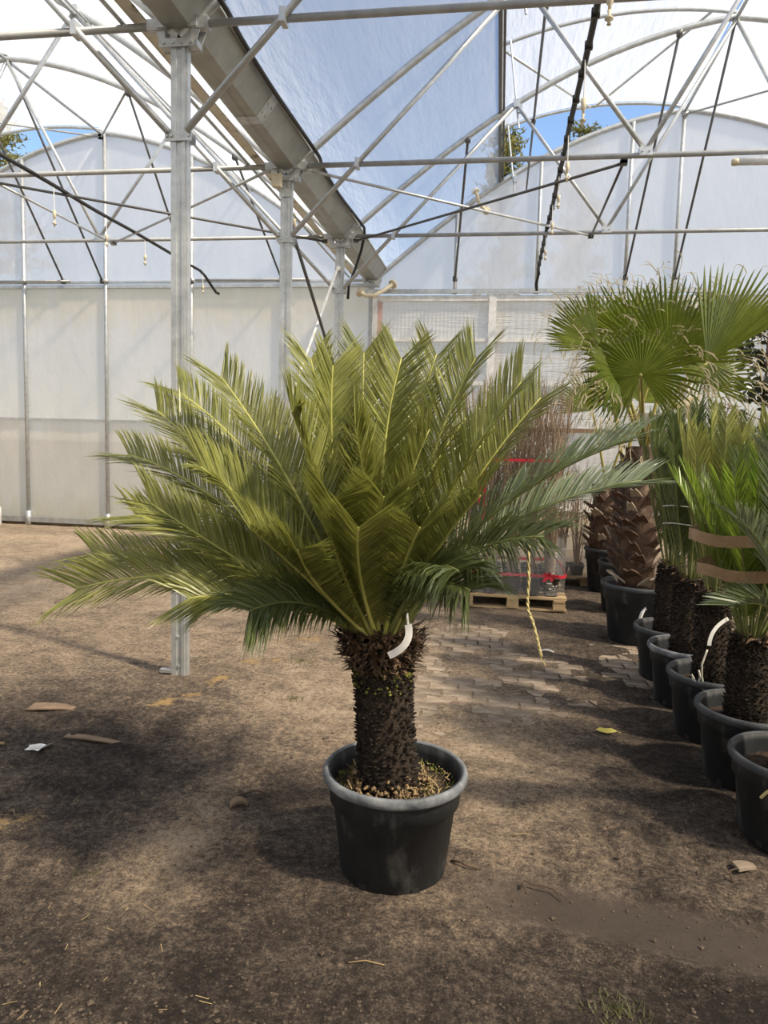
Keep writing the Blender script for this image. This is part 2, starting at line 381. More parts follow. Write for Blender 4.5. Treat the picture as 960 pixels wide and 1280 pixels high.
# pavers that show through the soil, interlocking blocks in courses along x
pw_, ph_ = .196, .128
def paver_mesh():
    a, c_, w = pw_/2-.003, ph_/2-.003, .011
    pts = [(-a, -c_), (-a*.45, -c_), (-a*.25, -c_+w), (a*.25, -c_+w), (a*.45, -c_), (a, -c_), (a-w*.6, 0), (a, c_), (a*.45, c_), (a*.25, c_-w), (-a*.25, c_-w), (-a*.45, c_), (-a, c_), (-a+w*.6, 0)]
    mb = MB(); k = len(pts)
    mb.v = [(x, y, -.06) for x, y in pts] + [(x, y, -.004) for x, y in pts] + [(x*.97, y*.955, 0) for x, y in pts]
    for q in (0, 1):
        for i in range(k): mb.f.append((q*k+i, q*k+(i+1) % k, (q+1)*k+(i+1) % k, (q+1)*k+i))
    mb.f.append(tuple(2*k+i for i in range(k)))
    return mb
pv0 = None; npv = 0
for j in range(-1, 22):
    y = 3.98 + j*ph_
    for i in range(-5, 10):
        x = -.30 + i*pw_ + (pw_/2 if j % 2 else 0)
        if paver_bare(x, y) < .16 or npv > 270: continue
        if pv0 is None: o = paver_mesh().build('paver', 'paver', floor); pv0 = o
        else: o = bpy.data.objects.new('paver', pv0.data); col.objects.link(o); o.parent = floor
        o.location = (x, y, .001+rng.uniform(-.003, .003)); o.rotation_euler = (rng.uniform(-.012, .012), rng.uniform(-.012, .012), rng.uniform(-.02, .02)); npv += 1

# loose crumbs and straw lying on the ground: nobody could count them
mb = MB()
for _ in range(5200):
    y = 1.7 + 9*rng.random()**2.0; x = rng.uniform(-.95, .62)*(y*.62+.35) - .1*y
    if x < -9 or x > 1.5 or rng.random() < paver_bare(x, y)*.7: continue
    if rng.random() > 1.25-dryness_shade(x, y): continue
    r_ = rng.uniform(.0022, .008)*(1.8 if rng.random() < .06 else 1)
    mb.blob((x, y, height(x, y)+r_*.3), r_, rng, .6)
tag(mb.build('soil_crumb', 'clod', floor), 'small crumbs of dark earth', kind='stuff')
mb = MB()
for _ in range(2600):
    y = 1.7 + 9*rng.random()**1.7; x = rng.uniform(-.95, .5)*(y*.62+.35) - .1*y
    if rng.random() > .025 + strawness(x, y)*1.2: continue
    a = rng.uniform(0, math.pi); L = rng.uniform(.006, .022); z = height(x, y)+.003
    d = Vector((math.cos(a)*L, math.sin(a)*L, rng.uniform(0, .3)*L)); w = Vector((-math.sin(a), math.cos(a), 0))*.0013; p = Vector((x, y, z))
    mb.poly([p-d-w, p+d-w, p+d+w, p-d+w])
tag(mb.build('straw_litter', 'straw', floor), 'short dry straw pieces', kind='stuff')

mb = MB()
G = 160
mb.poly([(-G, YW+.12, -.06), (G, YW+.12, -.06), (G, G, -.06), (-G, G, -.06)])
mb.poly([(-G, -G, -.06), (-11.2, -G, -.06), (-11.2, YW+.12, -.06), (-G, YW+.12, -.06)])
mb.poly([(7.05, -G, -.06), (G, -G, -.06), (G, YW+.12, -.06), (7.05, YW+.12, -.06)])
mb.poly([(-11.2, -G, -.06), (7.05, -G, -.06), (7.05, Y0-.1, -.06), (-11.2, Y0-.1, -.06)])
tag(mb.build('ground_outside', 'ground_out'), 'open ground around the greenhouse', 'ground', kind='structure')

# ------------------------------------------------------------------ roof film
ceiling = empty('ceiling', (0, 0, 0), 'translucent white film roof of the greenhouse', 'ceiling', kind='structure')
frames = [Y0, -2.5, -.1, 2.243] + ROWS + [YW+.03]
def film_sheet(xg, us, zf, y_list, pillow=.035):
    mb = MB(); yy = []
    for a, c_ in zip(y_list[:-1], y_list[1:]): yy += [(a+(c_-a)*k/6, k/6) for k in range(6)]
    yy.append((y_list[-1], 0)); k = len(us)
    for y, t in yy:
        for i, u in enumerate(us):
            e = 4*t*(1-t)
            mb.v.append((xg+u, y, zf(u)+.045-pillow*e*(.6+.4*math.sin(u*5+y))))
    for j in range(len(yy)-1):
        for i in range(k-1): mb.f.append((j*k+i, j*k+i+1, (j+1)*k+i+1, (j+1)*k+i))
    return mb
for nm, xg in BAYS:
    film_sheet(xg, [VENT_U*i/14 for i in range(15)], bowz, frames).build('roof_film', 'roof_film', ceiling, True)
    film_sheet(xg, [HALF+HALF*i/24 for i in range(25)], bowz, frames).build('roof_film', 'roof_film', ceiling, True)
    # open ridge vent of the bay
    vent = empty('roof_vent', (xg+HALF, YW, bowz(HALF)), 'long arched roof vent standing open above the ridge of the '+pw[nm], 'roof vent')
    film_sheet(xg, [VENT_U+(HALF-VENT_U)*i/16 for i in range(17)], ventz, frames, .02).build('vent_film', 'roof_film', vent, True)
    for y in ROWS+[YW]:
        MB().tube([(xg+VENT_U+(HALF-VENT_U)*i/16, y, ventz(VENT_U+(HALF-VENT_U)*i/16)) for i in range(17)], .022, 8).build('vent_bow', 'galvanised', vent, True)
        MB().tube([(xg+VENT_U+.10, y-.04, ventz(VENT_U+.1)), (xg+VENT_U+.24, y-.04, bowz(VENT_U+.24)-.32)], .013, 6).box((xg+VENT_U+.24, y-.04, bowz(VENT_U+.24)-.1), (.05, .05, .09)).build('opener_rack', 'galvanised', vent)
    MB().tube([(xg+VENT_U, Y0, ventz(VENT_U)), (xg+VENT_U, YW, ventz(VENT_U))], .022, 8).build('edge_rail', 'galvanised', vent, True)
    if nm == 'door':
        MB().tube([(xg+1.95, ROWS[2], 6.25), (xg+3.2, YW, ventz(3.2)-.02)], .016, 6).build('vent_brace', 'galvanised', vent, True)
        MB().tube([(xg+4.25, ROWS[2], ventz(4.25)-.02), (xg+3.25, YW, ventz(3.25)-.02)], .016, 6).build('vent_brace', 'galvanised', vent, True)
    # dark rail that closes the edge of the fixed sheet, seen as a line running along the house
    e = MB(); e.box((xg+VENT_U+.012, (Y0+YW)/2, bowz(VENT_U)+.03), (.035, YW-Y0, .055))
    e.box((xg+VENT_U+.055, (Y0+YW)/2, bowz(VENT_U)+.05), (.025, YW-Y0, .03))
    tag(e.build('film_edge_rail', 'dark_tube'), 'straight metal rail along the free edge of the lower roof sheet, '+pw[nm], 'rail')
    # ridge purlin, purlins, opener shaft
    for lab, u, z, r_, mt, y0 in (('ridge tube along the top of the ', HALF, bowz(HALF)-.03, .022, 'galvanised', Y0), ('purlin tube halfway down the right roof slope of the ', 2*HALF-2.12, bowz(2.12)-.055, .017, 'galvanised', Y0), ('thin purlin beside the halfway purlin of the ', 2*HALF-1.98, bowz(1.98)-.055, .012, 'galvanised', Y0), ('dark drive shaft of the roof vent in the ', VENT_U+.41, 5.44, .014, 'dark_tube', Y0)):
        s = MB().tube([(xg+u, y0, z), (xg+u, YW, z)], r_, 8)
        if mt == 'dark_tube':
            for y in ROWS: s.tube([(xg+u, y-.05, z), (xg+u, y+.05, z)], .026, 8)
        tag(s.build('roof_purlin' if mt != 'dark_tube' else 'drive_shaft', mt, None, True), lab+pw[nm], 'purlin' if mt != 'dark_tube' else 'shaft')

# ------------------------------------------------------------------ trusses
where = ['the soil-footed gutter post', 'the cream-box gutter post', 'the white-pole gutter post']
NODE = 3.05
for nm, xg in BAYS:
    for k, y in enumerate(ROWS):
        t = empty('roof_truss', (xg+HALF, y, ZC), 'galvanised arched roof truss over the %s, at %s' % (pw[nm], where[k]), 'truss')
        N = 40
        MB().tube([(xg+2*HALF*i/N, y, bowz(2*HALF*i/N)) for i in range(N+1)], .034, 10, False).build('bow', 'galvanised', t, True)
        MB().tube([(xg+.14, y-.03, ZC), (xg+2*HALF-.14, y-.03, ZC)], .0235, 10).build('bottom_chord', 'galvanised_dull', t, True)
        for s in (0, 1):
            X = (lambda u: xg+u) if s == 0 else (lambda u: xg+2*HALF-u)
            a, b_, c_, d_ = (X(.06), y-.055, 3.5), (X(2.11), y-.05, bowz(2.11)-.03), (X(3.22), y-.05, ZC+.03), (X(HALF), y-.03, bowz(HALF)-.04)
            MB().tube([a, b_], .0225, 10).build('knee_strut', 'galvanised', t, True)
            MB().tube([b_, c_], .0215, 10).build('web_strut', 'galvanised', t, True)
            MB().tube([c_, d_], .0215, 10).build('web_strut', 'galvanised', t, True)
            # clamp where strut and chord cross, end fitting of the chord, node plates
            fr = (ZC-3.5)/(b_[2]-3.5)
            cx_ = a[0]+(b_[0]-a[0])*fr
            MB().box((cx_, y-.045, ZC), (.035, .09, .085)).build('clamp', 'galvanised', t)
            MB().box((X(.15), y-.03, ZC), (.10, .055, .065)).box((X(.10), y-.03, ZC), (.06, .075, .05)).build('end_fitting', 'galvanised', t)
            mb = MB().box((c_[0], y-.045, ZC+.02), (.11, .07, .07)); bolts(mb, [(c_[0]-.03, y-.08, ZC+.02), (c_[0]+.03, y-.08, ZC+.02)], (0, -1, 0))
            mb.build('node_plate', 'galvanised', t)
            MB().box((b_[0], y-.04, b_[2]+.01), (.07, .07, .09)).build('node_plate', 'galvanised', t)
    # wind bracing in the chord plane between the second and third truss
    G = 'wind braces under the roof'
    y2, y3 = ROWS[1], ROWS[2]
    for s in (0, 1):
        X = (lambda u: xg+u) if s == 0 else (lambda u: xg+2*HALF-u)
        side = ['rising towards the left gutter', 'rising towards the right gutter'][s]
        for lab, p, q, mt, r_ in (('pale', (X(.2), y2, ZC-.03), (X(NODE), y3, ZC-.03), 'galvanised', .0145), ('dark', (X(.2), y3, ZC-.05), (X(NODE), y2, ZC-.05), 'dark_tube', .0145), ('short', (X(NODE), y2, ZC-.04), (X(NODE), y3, ZC-.04), 'galvanised' if nm == 'plain' else 'dark_tube', .0135)):
            kind = {'pale': 'pale diagonal brace tube between two truss chords', 'dark': 'dark diagonal brace tube crossing the pale one', 'short': 'straight tie tube joining two truss chords'}[lab]
            mb = MB().tube([p, q], r_, 8)
            for e_ in (p, q): mb.box(e_, (.06, .05, .035))
            tag(mb.build('brace_tube', mt, None, True), '%s, %s half of the %s' % (kind, ['first', 'second'][s], pw[nm]), 'brace')
    # rods from the third truss down to the gable posts
    for u, ug, lab in ((1.55, 1.30, 'lowest'), (3.92, 3.82, 'middle'), (HALF, HALF, 'ridge'), (2*HALF-2.83, 2*HALF-2.98, 'long'), (2*HALF-1.39, 2*HALF-1.45, 'short')):
        mb = MB().tube([(xg+u, y3, bowz(u)-.03), (xg+ug, YW-.05, 4.12)], .0165, 8)
        mb.box((xg+u, y3, bowz(u)-.04), (.06, .06, .06)).box((xg+ug, YW-.05, 4.12), (.07, .05, .07))
        tag(mb.build('gable_brace', 'dark_tube', None, True), '%s dark sloping rod from the roof truss to the gable wall, %s' % (lab, pw[nm]), 'brace')
    for u, lab in ((HALF-1.75, 'left'), (HALF+1.65, 'right')):
        mb = MB().tube([(xg+u, y3, bowz(u)-.05), (xg+HALF, YW-.05, bowz(HALF)-.08)], .015, 8); mb.box((xg+HALF, YW-.06, bowz(HALF)-.08), (.08, .05, .06))
        if nm == 'plain' or lab == 'right':
            tag(mb.build('ridge_brace', 'galvanised_dull', None, True), 'brace from the gable ridge back to the %s roof slope, %s' % (lab, pw[nm]), 'brace')

# ------------------------------------------------------------------ gutter and its posts
GUT = [(-.085, 0), (.085, 0), (.215, .16), (.235, .16), (.235, .178), (.205, .178), (.078, .014), (-.078, .014), (-.205, .178), (-.235, .178), (-.235, .16), (-.215, .16)]
g = empty('roof_gutter', (XG, YW, 4.12), 'long grey steel roof gutter running between the two bays', 'gutter')
for a, b_ in ((Y0, 2.3), (2.31, 5.85), (5.86, 9.2), (9.21, YW-.02)):
    MB().extrude(GUT, (XG, a, 4.12), (XG, b_, 4.12), (1, 0, 0), (0, 0, 1)).build('gutter_length', 'gutter_steel', g)
for y in (2.3, 5.86, 9.2):
    mb = MB().extrude([(.088, -.004), (.22, .155), (.214, .160), (.082, .001)], (XG, y-.07, 4.12), (XG, y+.07, 4.12), (1, 0, 0), (0, 0, 1))
    mb.box((XG, y, 4.117), (.17, .14, .005)); bolts(mb, [(XG+.12+.05*(k % 2), y-.04+.08*(k//2), 4.16+.06*(k % 2)) for k in range(4)], (.77, 0, -.64))
    mb.build('splice_plate', 'galvanised', g)
mb = MB().box((XG-.27, (Y0+YW)/2, 4.20), (.075, YW-Y0, .010)); mb.box((XG-.312, (Y0+YW)/2, 4.21), (.010, YW-Y0, .04)); mb.build('drip_strip', 'cream_strip', g)
MB().tube([(XG-.37, Y0, 4.17), (XG-.37, YW, 4.17)], .014, 8).build('clamping_tube', 'galvanised', g, True)
# black hose clipped along the gutter's right edge
pts = []; y = Y0
while y < ROWS[2]+.02:
    d = min(abs(y-r_) for r_ in [2.243]+ROWS); s = math.exp(-(d/.25)**2)
    pts.append((XG+.255+.01*math.sin(y*2.3)+.05*s, y, 4.285-.035*math.sin((y-2.243)/2.348*math.pi)**2-.05*s)); y += .08
pts += [(XG+.29, ROWS[2]+.1, 4.2), (XG+.24, ROWS[2]+.16, 4.02), (XG+.16, ROWS[2]+.2, 3.8), (XG+.08, ROWS[2]+.2, 3.6), (XG+.07, ROWS[2]+.2, 3.42)]
tag(MB().tube(pts, .017, 8).build('gutter_hose', 'black_hose', None, True), 'black hose clipped along the steel gutter and dropping beside a post', 'hose')

POST = [(-.052, -.03), (-.018, -.03), (-.014, -.022), (.014, -.022), (.018, -.03), (.040, -.03), (.040, -.018), (.054, -.018), (.054, .03), (-.052, .03)]
plab = ['tall galvanised gutter post with its foot in open soil', 'galvanised gutter post with a cream box under its bracket', 'galvanised gutter post with a white pole leaning on it', 'galvanised gutter post at the end wall beside the sliding door']
for k, y in enumerate(ROWS+[YW-.03]):
    p = empty('gutter_post', (XG, y, 0), plab[k], 'post')
    w_ = 1 if k < 3 else .8
    MB().extrude([(a*w_, c_*w_) for a, c_ in POST], (XG, y, -.08), (XG, y, 4.02), (1, 0, 0), (0, 1, 0)).build('shaft', 'galvanised', p)
    # saddle bracket under the gutter: plate with two upright ears
    ear = [(-.125, -.05), (.125, -.05), (.125, -.005), (.15, .06), (.118, .14), (.098, .14), (.083, .0), (-.083, .0), (-.098, .14), (-.118, .14), (-.15, .06), (-.125, -.005)]
    mb = MB().extrude(ear, (XG, y-.045, 4.06), (XG, y-.038, 4.06), (1, 0, 0), (0, 0, 1))
    mb.extrude(ear, (XG, y+.038, 4.06), (XG, y+.045, 4.06), (1, 0, 0), (0, 0, 1)); mb.box((XG, y, 4.035), (.24, .08, .04))
    bolts(mb, [(XG+a, y-.045, 4.06+c_) for a, c_ in ((-.09, -.028), (-.03, -.028), (.03, -.028), (.09, -.028), (.115, .09), (-.115, .09))], (0, -1, 0), .011, .014)
    mb.build('saddle_bracket', 'galvanised', p)
    if k < 3:
        mb = MB().box((XG, y-.036, 3.48), (.17, .012, .06)); mb.box((XG, y+.036, 3.48), (.17, .012, .06))
        bolts(mb, [(XG+a, y-.042, 3.48) for a in (-.072, -.04, .072)], (0, -1, 0), .011, .014); mb.build('strut_band', 'galvanised', p)
    if k == 0:
        mb = MB(); bolts(mb, [(XG-.01, y-.022, .26), (XG+.0, y-.022, .06)], (0, -1, 0), .011, .012); mb.build('bolt', 'galvanised', p)
        MB().box((XG-.09, y-.01, .02), (.09, .05, .022)).build('foot_plate', 'galvanised_dull', p)
    if k == 1:
        MB().box((XG, y-.034, 3.90), (.125, .012, .07)).build('strut_band', 'galvanised', p)

y = ROWS[1]
bxo = empty('cream_box', (XG-.06, y-.1, 3.93), 'small cream plastic box hanging under the post bracket', 'box')
MB().box((XG-.065, y-.105, 3.98), (.085, .06, .10)).build('case', 'cream_plastic', bxo)
MB().box((XG-.065, y-.105, 4.035), (.095, .07, .014)).build('lid', 'cream_plastic', bxo)
MB().tube([(XG-.065, y-.09, 4.03), (XG-.065, y-.06, 4.06)], .012, 6).build('neck', 'galvanised', bxo)

tag(MB().tube([(XG+.03, ROWS[1]+.04, 3.62), (XG+.03, ROWS[2]-.03, 2.33)], .0185, 8).box((XG+.03, ROWS[1]+.05, 3.6), (.05, .06, .07)).build('post_brace', 'dark_tube', None, True), 'dark sloping brace between the post with the cream box and the next post', 'brace')
tag(MB().tube([(XG-.01, ROWS[2]-.06, 3.76), (XG-.03, ROWS[1]+.04, 1.78)], .016, 8).box((XG-.01, ROWS[2]-.05, 3.74), (.05, .05, .05)).build('leaning_pole', 'white_paint', None, True), 'thin white pole leaning between two gutter posts', 'pole')

# ------------------------------------------------------------------ gable wall
wall = empty('wall_back', (0, YW, 0), 'gable end wall of white film on a galvanised frame', 'wall', kind='structure')
def gable_panel(xa, xb, zlo, name='gable_film_panel', m='gable_film'):
    mb = MB(); N = 10
    for i in range(N+1):
        x = xa+(xb-xa)*i/N
        u = x-XG if x >= XG else x-(XG-2*HALF)
        top = bowz(u)-.01
        for j in range(9):
            z = zlo+(top-zlo)*j/8
            mb.v.append((x, YW+.03+.012*math.sin(i/N*math.pi)*math.sin(j/8*math.pi)+.006*noise.noise((x*3, z*2, 1)), z))
    for i in range(N):
        for j in range(8): mb.f.append((i*9+j, (i+1)*9+j, (i+1)*9+j+1, i*9+j+1))
    return mb.build(name, m, wall, True)
def flat_panel(xa, xb, za, zb, y, m, name):
    mb = MB(); N = 8
    for i in range(N+1):
        for j in range(N+1):
            x = xa+(xb-xa)*i/N; z = za+(zb-za)*j/N
            mb.v.append((x, y+.014*math.sin(i/N*math.pi)*math.sin(j/N*math.pi)+.006*noise.noise((x*2, z*2, 5)), z))
    for i in range(N):
        for j in range(N): k = i*(N+1)+j; mb.f.append((k, k+N+1, k+N+2, k+1))
    return mb.build(name, m, wall, True)
gx = [XG-2*HALF, -9.5, -8.03, -6.55, -5.05, -3.52, XG]
for a, b_ in zip(gx[:-1], gx[1:]):
    gable_panel(a, b_, 4.06)
    flat_panel(a, b_, .12, 1.83, YW+.03, 'wall_film', 'wall_film_panel'); flat_panel(a, b_, 1.83, 4.06, YW+.03, 'wall_film', 'wall_film_panel')
gr_ = [XG, -.77, .46, 1.75, 2.45, 3.95, 5.45, XG+2*HALF]
for a, b_ in zip(gr_[:-1], gr_[1:]): gable_panel(a, b_, 3.9)
for x in gx[1:-1]:
    mb = MB().tube([(x, YW-.02, -.05), (x, YW-.02, bowz(x-(XG-2*HALF))-.02)], .032, 8); mb.box((x, YW-.02, .12), (.085, .085, .26)); mb.box((x, YW-.03, 4.13), (.10, .08, .06))
    mb.build('gable_post', 'galvanised', wall, True)
for x in gr_[1:-1]:
    MB().tube([(x, YW-.02, 3.9), (x, YW-.02, bowz(x-XG)-.02)], .028, 8).box((x, YW-.02, 3.93), (.08, .06, .06)).build('gable_post', 'galvanised', wall, True)
for za, h_ in ((4.04, .045), (4.115, .03), (1.83, .04), (.10, .09)):
    MB().box(((XG-2*HALF+XG)/2, YW-.005, za), (2*HALF, .05, h_)).build('girt', 'galvanised' if za > 1 else 'galvanised_dull', wall)
for a, b_ in ((-8.6, -7.15), (-4.95, -3.05)):
    MB().tube([(a, YW-.09, 4.12), (b_, YW-.09, 4.12)], .02, 8).build('loose_rail', 'galvanised_dull', wall, True)
for nm, xg in BAYS:
    MB().tube([(xg+2*HALF*i/40, YW, bowz(2*HALF*i/40)) for i in range(41)], .04, 10, False).build('gable_arch', 'galvanised', wall, True)
MB().box((-6.55, YW+.07, .06), (2*HALF, .06, .12)).build('base_board', 'old_board', wall)

# sliding door of multiwall sheets
door = empty('door_1', (.37, YW, 0), 'wide sliding door of grey ribbed plastic sheets in a pale metal frame', 'door', kind='structure')
xa, xm, xb = -2.0, -.18, 2.74
for za, h_, m_ in ((3.83, .085, 'white_paint'), (3.195, .05, 'white_paint'), (2.54, .06, 'white_paint'), (1.85, .06, 'brown_rail'), (.66, .10, 'white_paint')):
    MB().box(((xa+xb)/2, YW-.045, za), (xb-xa, .06, h_)).build('door_rail', m_, door)
for x, w_ in ((xa, .07), (xm, .11), (xb, .08)): MB().box((x, YW-.06, 1.92), (w_, .07, 3.84)).build('door_stile', 'white_paint', door)
MB().box(((xa+xb)/2, YW-.08, 3.93), (xb-xa+.3, .05, .06)).build('track_rail', 'galvanised', door)
zz = [.66, 1.85, 2.54, 3.195, 3.83]
for a, b_ in ((xa, xm), (xm, xb)):
    for c_, d_ in zip(zz[:-1], zz[1:]):
        mb = MB(); k = 60                                # shallow vertical ribs of the sheet
        for i in range(k+1):
            for z in (c_, d_): mb.v.append((a+(b_-a)*i/k, YW-.02+(.004 if i % 2 else 0), z))
        for i in range(k): mb.f.append((2*i, 2*i+2, 2*i+3, 2*i+1))
        mb.build('door_panel', 'panel_poly', door)
MB().box((xa+.075, YW-.035, 3.1), (.07, .012, 1.35)).build('pink_strip', 'pink_strip', door)
mb = MB()
for k in range(6): mb.box((-1.4+k*.82, YW+.02, .32), (.80, .14, .63))
mb.build('base_block', 'beige_block', door)
flat_panel(2.78, XG+2*HALF, .1, 3.9, YW+.03, 'wall_film', 'wall_film_panel')
MB().box((4.85, YW-.01, 3.9), (4.2, .05, .07)).build('girt', 'galvanised', wall)
for z in (3.2, 1.83): MB().box((4.85, YW-.01, z), (4.2, .05, .045)).build('girt', 'galvanised', wall)
for x in (3.95, 5.45): MB().tube([(x, YW-.02, 0), (x, YW-.02, 3.9)], .032, 8).build('gable_post', 'galvanised', wall, True)

# the rest of the shell, outside the view: film side walls and the rear gable
def side_wall(name, pts, lab):
    o = MB(); o.poly(pts); o = o.build(name, 'wall_film'); tag(o, lab, 'wall', kind='structure')
side_wall('wall_left', [(XG-2*HALF, Y0, 0), (XG-2*HALF, YW, 0), (XG-2*HALF, YW, 4.1), (XG-2*HALF, Y0, 4.1)], 'film side wall of the plain-wall bay')
side_wall('wall_right', [(XG+2*HALF, Y0, 0), (XG+2*HALF, YW, 0), (XG+2*HALF, YW, 4.1), (XG+2*HALF, Y0, 4.1)], 'film side wall of the sliding-door bay')
mb = MB()
for nm, xg in BAYS: mb.poly([(xg, Y0, 0), (xg+2*HALF, Y0, 0)] + [(xg+2*HALF*(1-i/30), Y0, bowz(2*HALF*(1-i/30))) for i in range(31)])
tag(mb.build('wall_front', 'wall_film'), 'film gable wall at the opposite end of the house', 'wall', kind='structure')

# ------------------------------------------------------------------ irrigation pipes, drops, lamp tube, inflation hoses
def wavy(x, ya, yb, z, seed, amp=.012):
    pts = []; k = int((yb-ya)/.12)
    for i in range(k+1):
        y = ya+(yb-ya)*i/k; pts.append((x+amp*noise.noise((y*.9, seed, 0)), y, z+amp*noise.noise((y*1.1, 0, seed))))
    return pts
p1 = wavy(.46, Y0, 11.15, 4.17, 2.2)+[(.47, 11.25, 4.12), (.45, 11.35, 4.0), (.46, 11.4, 3.9)]
t = MB().tube(p1, .021, 8)
for k in range(46): t.box((p1[int(k*len(p1)/46)][0], p1[int(k*len(p1)/46)][1], p1[int(k*len(p1)/46)][2]), (.05, .03, .05))
tag(t.build('irrigation_pipe', 'black_hose', None, True), 'black irrigation pipe hung from the trusses, '+pw['door'], 'pipe')
p2 = wavy(-4.6, Y0, 10.9, 4.12, 7.7)+[(-4.6, 11.1, 4.08), (-4.58, 11.3, 3.98), (-4.55, 11.42, 3.9), (-4.5, 11.44, 3.88)]
tag(MB().tube(p2, .021, 8).build('irrigation_pipe', 'black_hose', None, True), 'black irrigation pipe hung from the trusses, '+pw['plain'], 'pipe')
def drop(x, y, zt, L, lab, mt='cream_plastic'):
    o = empty('sprinkler_drop', (x, y, zt), lab, 'sprinkler', 'sprinkler drops under the irrigation pipes')
    MB().tube([(x, y, zt), (x+.004, y, zt-L*.62)], .0045, 6).build('drop_tube', 'white_paint', o)
    MB().lathe([(.001, -L*.58), (.017, -L*.60), (.017, -L*.76), (.009, -L*.78), (.009, -L*.82), (.001, -L*.83)], (x+.004, y, zt), 10).build('valve', mt, o, True)
    mb = MB().lathe([(.001, -L*.82), (.012, -L*.84), (.005, -L*.90), (.022, -L*.92), (.022, -L*.94), (.004, -L*.95), (.012, -L), (.001, -L)], (x+.004, y, zt), 10)
    mb.build('nozzle', 'cream_plastic', o, True)
for y, L in ((4.07, .42), (5.26, .42), (6.45, .38), (7.41, .3), (8.24, .32), (9.4, .3)): drop(.46, y, 4.16, L, 'small sprinkler drop hanging from the irrigation pipe in the '+pw['door'])
for y, L in ((7.16, .40), (8.18, .34), (9.12, .33), (11.0, .31)): drop(-4.6, y, 4.11, L, 'small sprinkler drop hanging from the irrigation pipe in the '+pw['plain'])
o = empty('tube_lamp', (2.5, ROWS[1]-.03, 4.06), 'unlit white tube lamp slung under a truss chord', 'lamp')
MB().tube([(1.92, ROWS[1]-.03, 4.065), (3.12, ROWS[1]-.03, 4.05)], .032, 12).build('housing', 'white_paint', o, True)
for x in (1.9, 3.13): MB().lathe([(.0, -.02), (.036, -.02), (.036, .02), (0, .02)], (x, ROWS[1]-.03, 4.06), 10).build('end_cap', 'cream_plastic', o, True)
for x in (2.1, 2.95): MB().tube([(x, ROWS[1]-.03, 4.09), (x+.02, ROWS[1]-.03, ZC)], .004, 5).build('hanger', 'galvanised', o)
def ribbed(pts, r, lab, ends=True):
    pp = []
    for a, b_ in zip(pts[:-1], pts[1:]):
        a, b_ = Vector(a), Vector(b_); pp += [a.lerp(b_, i/6) for i in range(6)]
    pp.append(Vector(pts[-1]))
    o = empty('inflation_hose', pp[0], lab, 'hose')
    MB().tube(pp, [r*(1.0 if i % 2 else .82) for i in range(len(pp))], 10).build('hose', 'cream_plastic', o, True)
    for e_, q in ((pp[0], pp[1]), (pp[-1], pp[-2])):
        d = (q-e_).normalized(); MB().tube([e_-d*.012, e_+d*.02], r*2.1, 12).build('flange', 'cream_plastic', o, True)
ribbed([(-.50, 11.40, 5.36), (-.47, 11.38, 5.28), (-.44, 11.4, 5.18), (-.36, 11.48, 5.11), (-.33, 11.58, 5.12)], .028, 'short cream ribbed hose on the gable film above the sliding door')
ribbed([(-3.12, 11.3, 5.27), (-3.17, 11.25, 5.18), (-3.22, 11.25, 5.05), (-3.25, 11.28, 4.93), (-3.28, 11.5, 4.88)], .028, 'short cream ribbed hose beside the post with the cream box')
ribbed([(XG-.12, 11.25, 3.86), (XG-.02, 11.2, 3.80), (XG+.12, 11.2, 3.80), (XG+.25, 11.3, 3.90), (XG+.36, 11.45, 4.02)], .034, 'cream ribbed hose bending round the end post of the gutter')

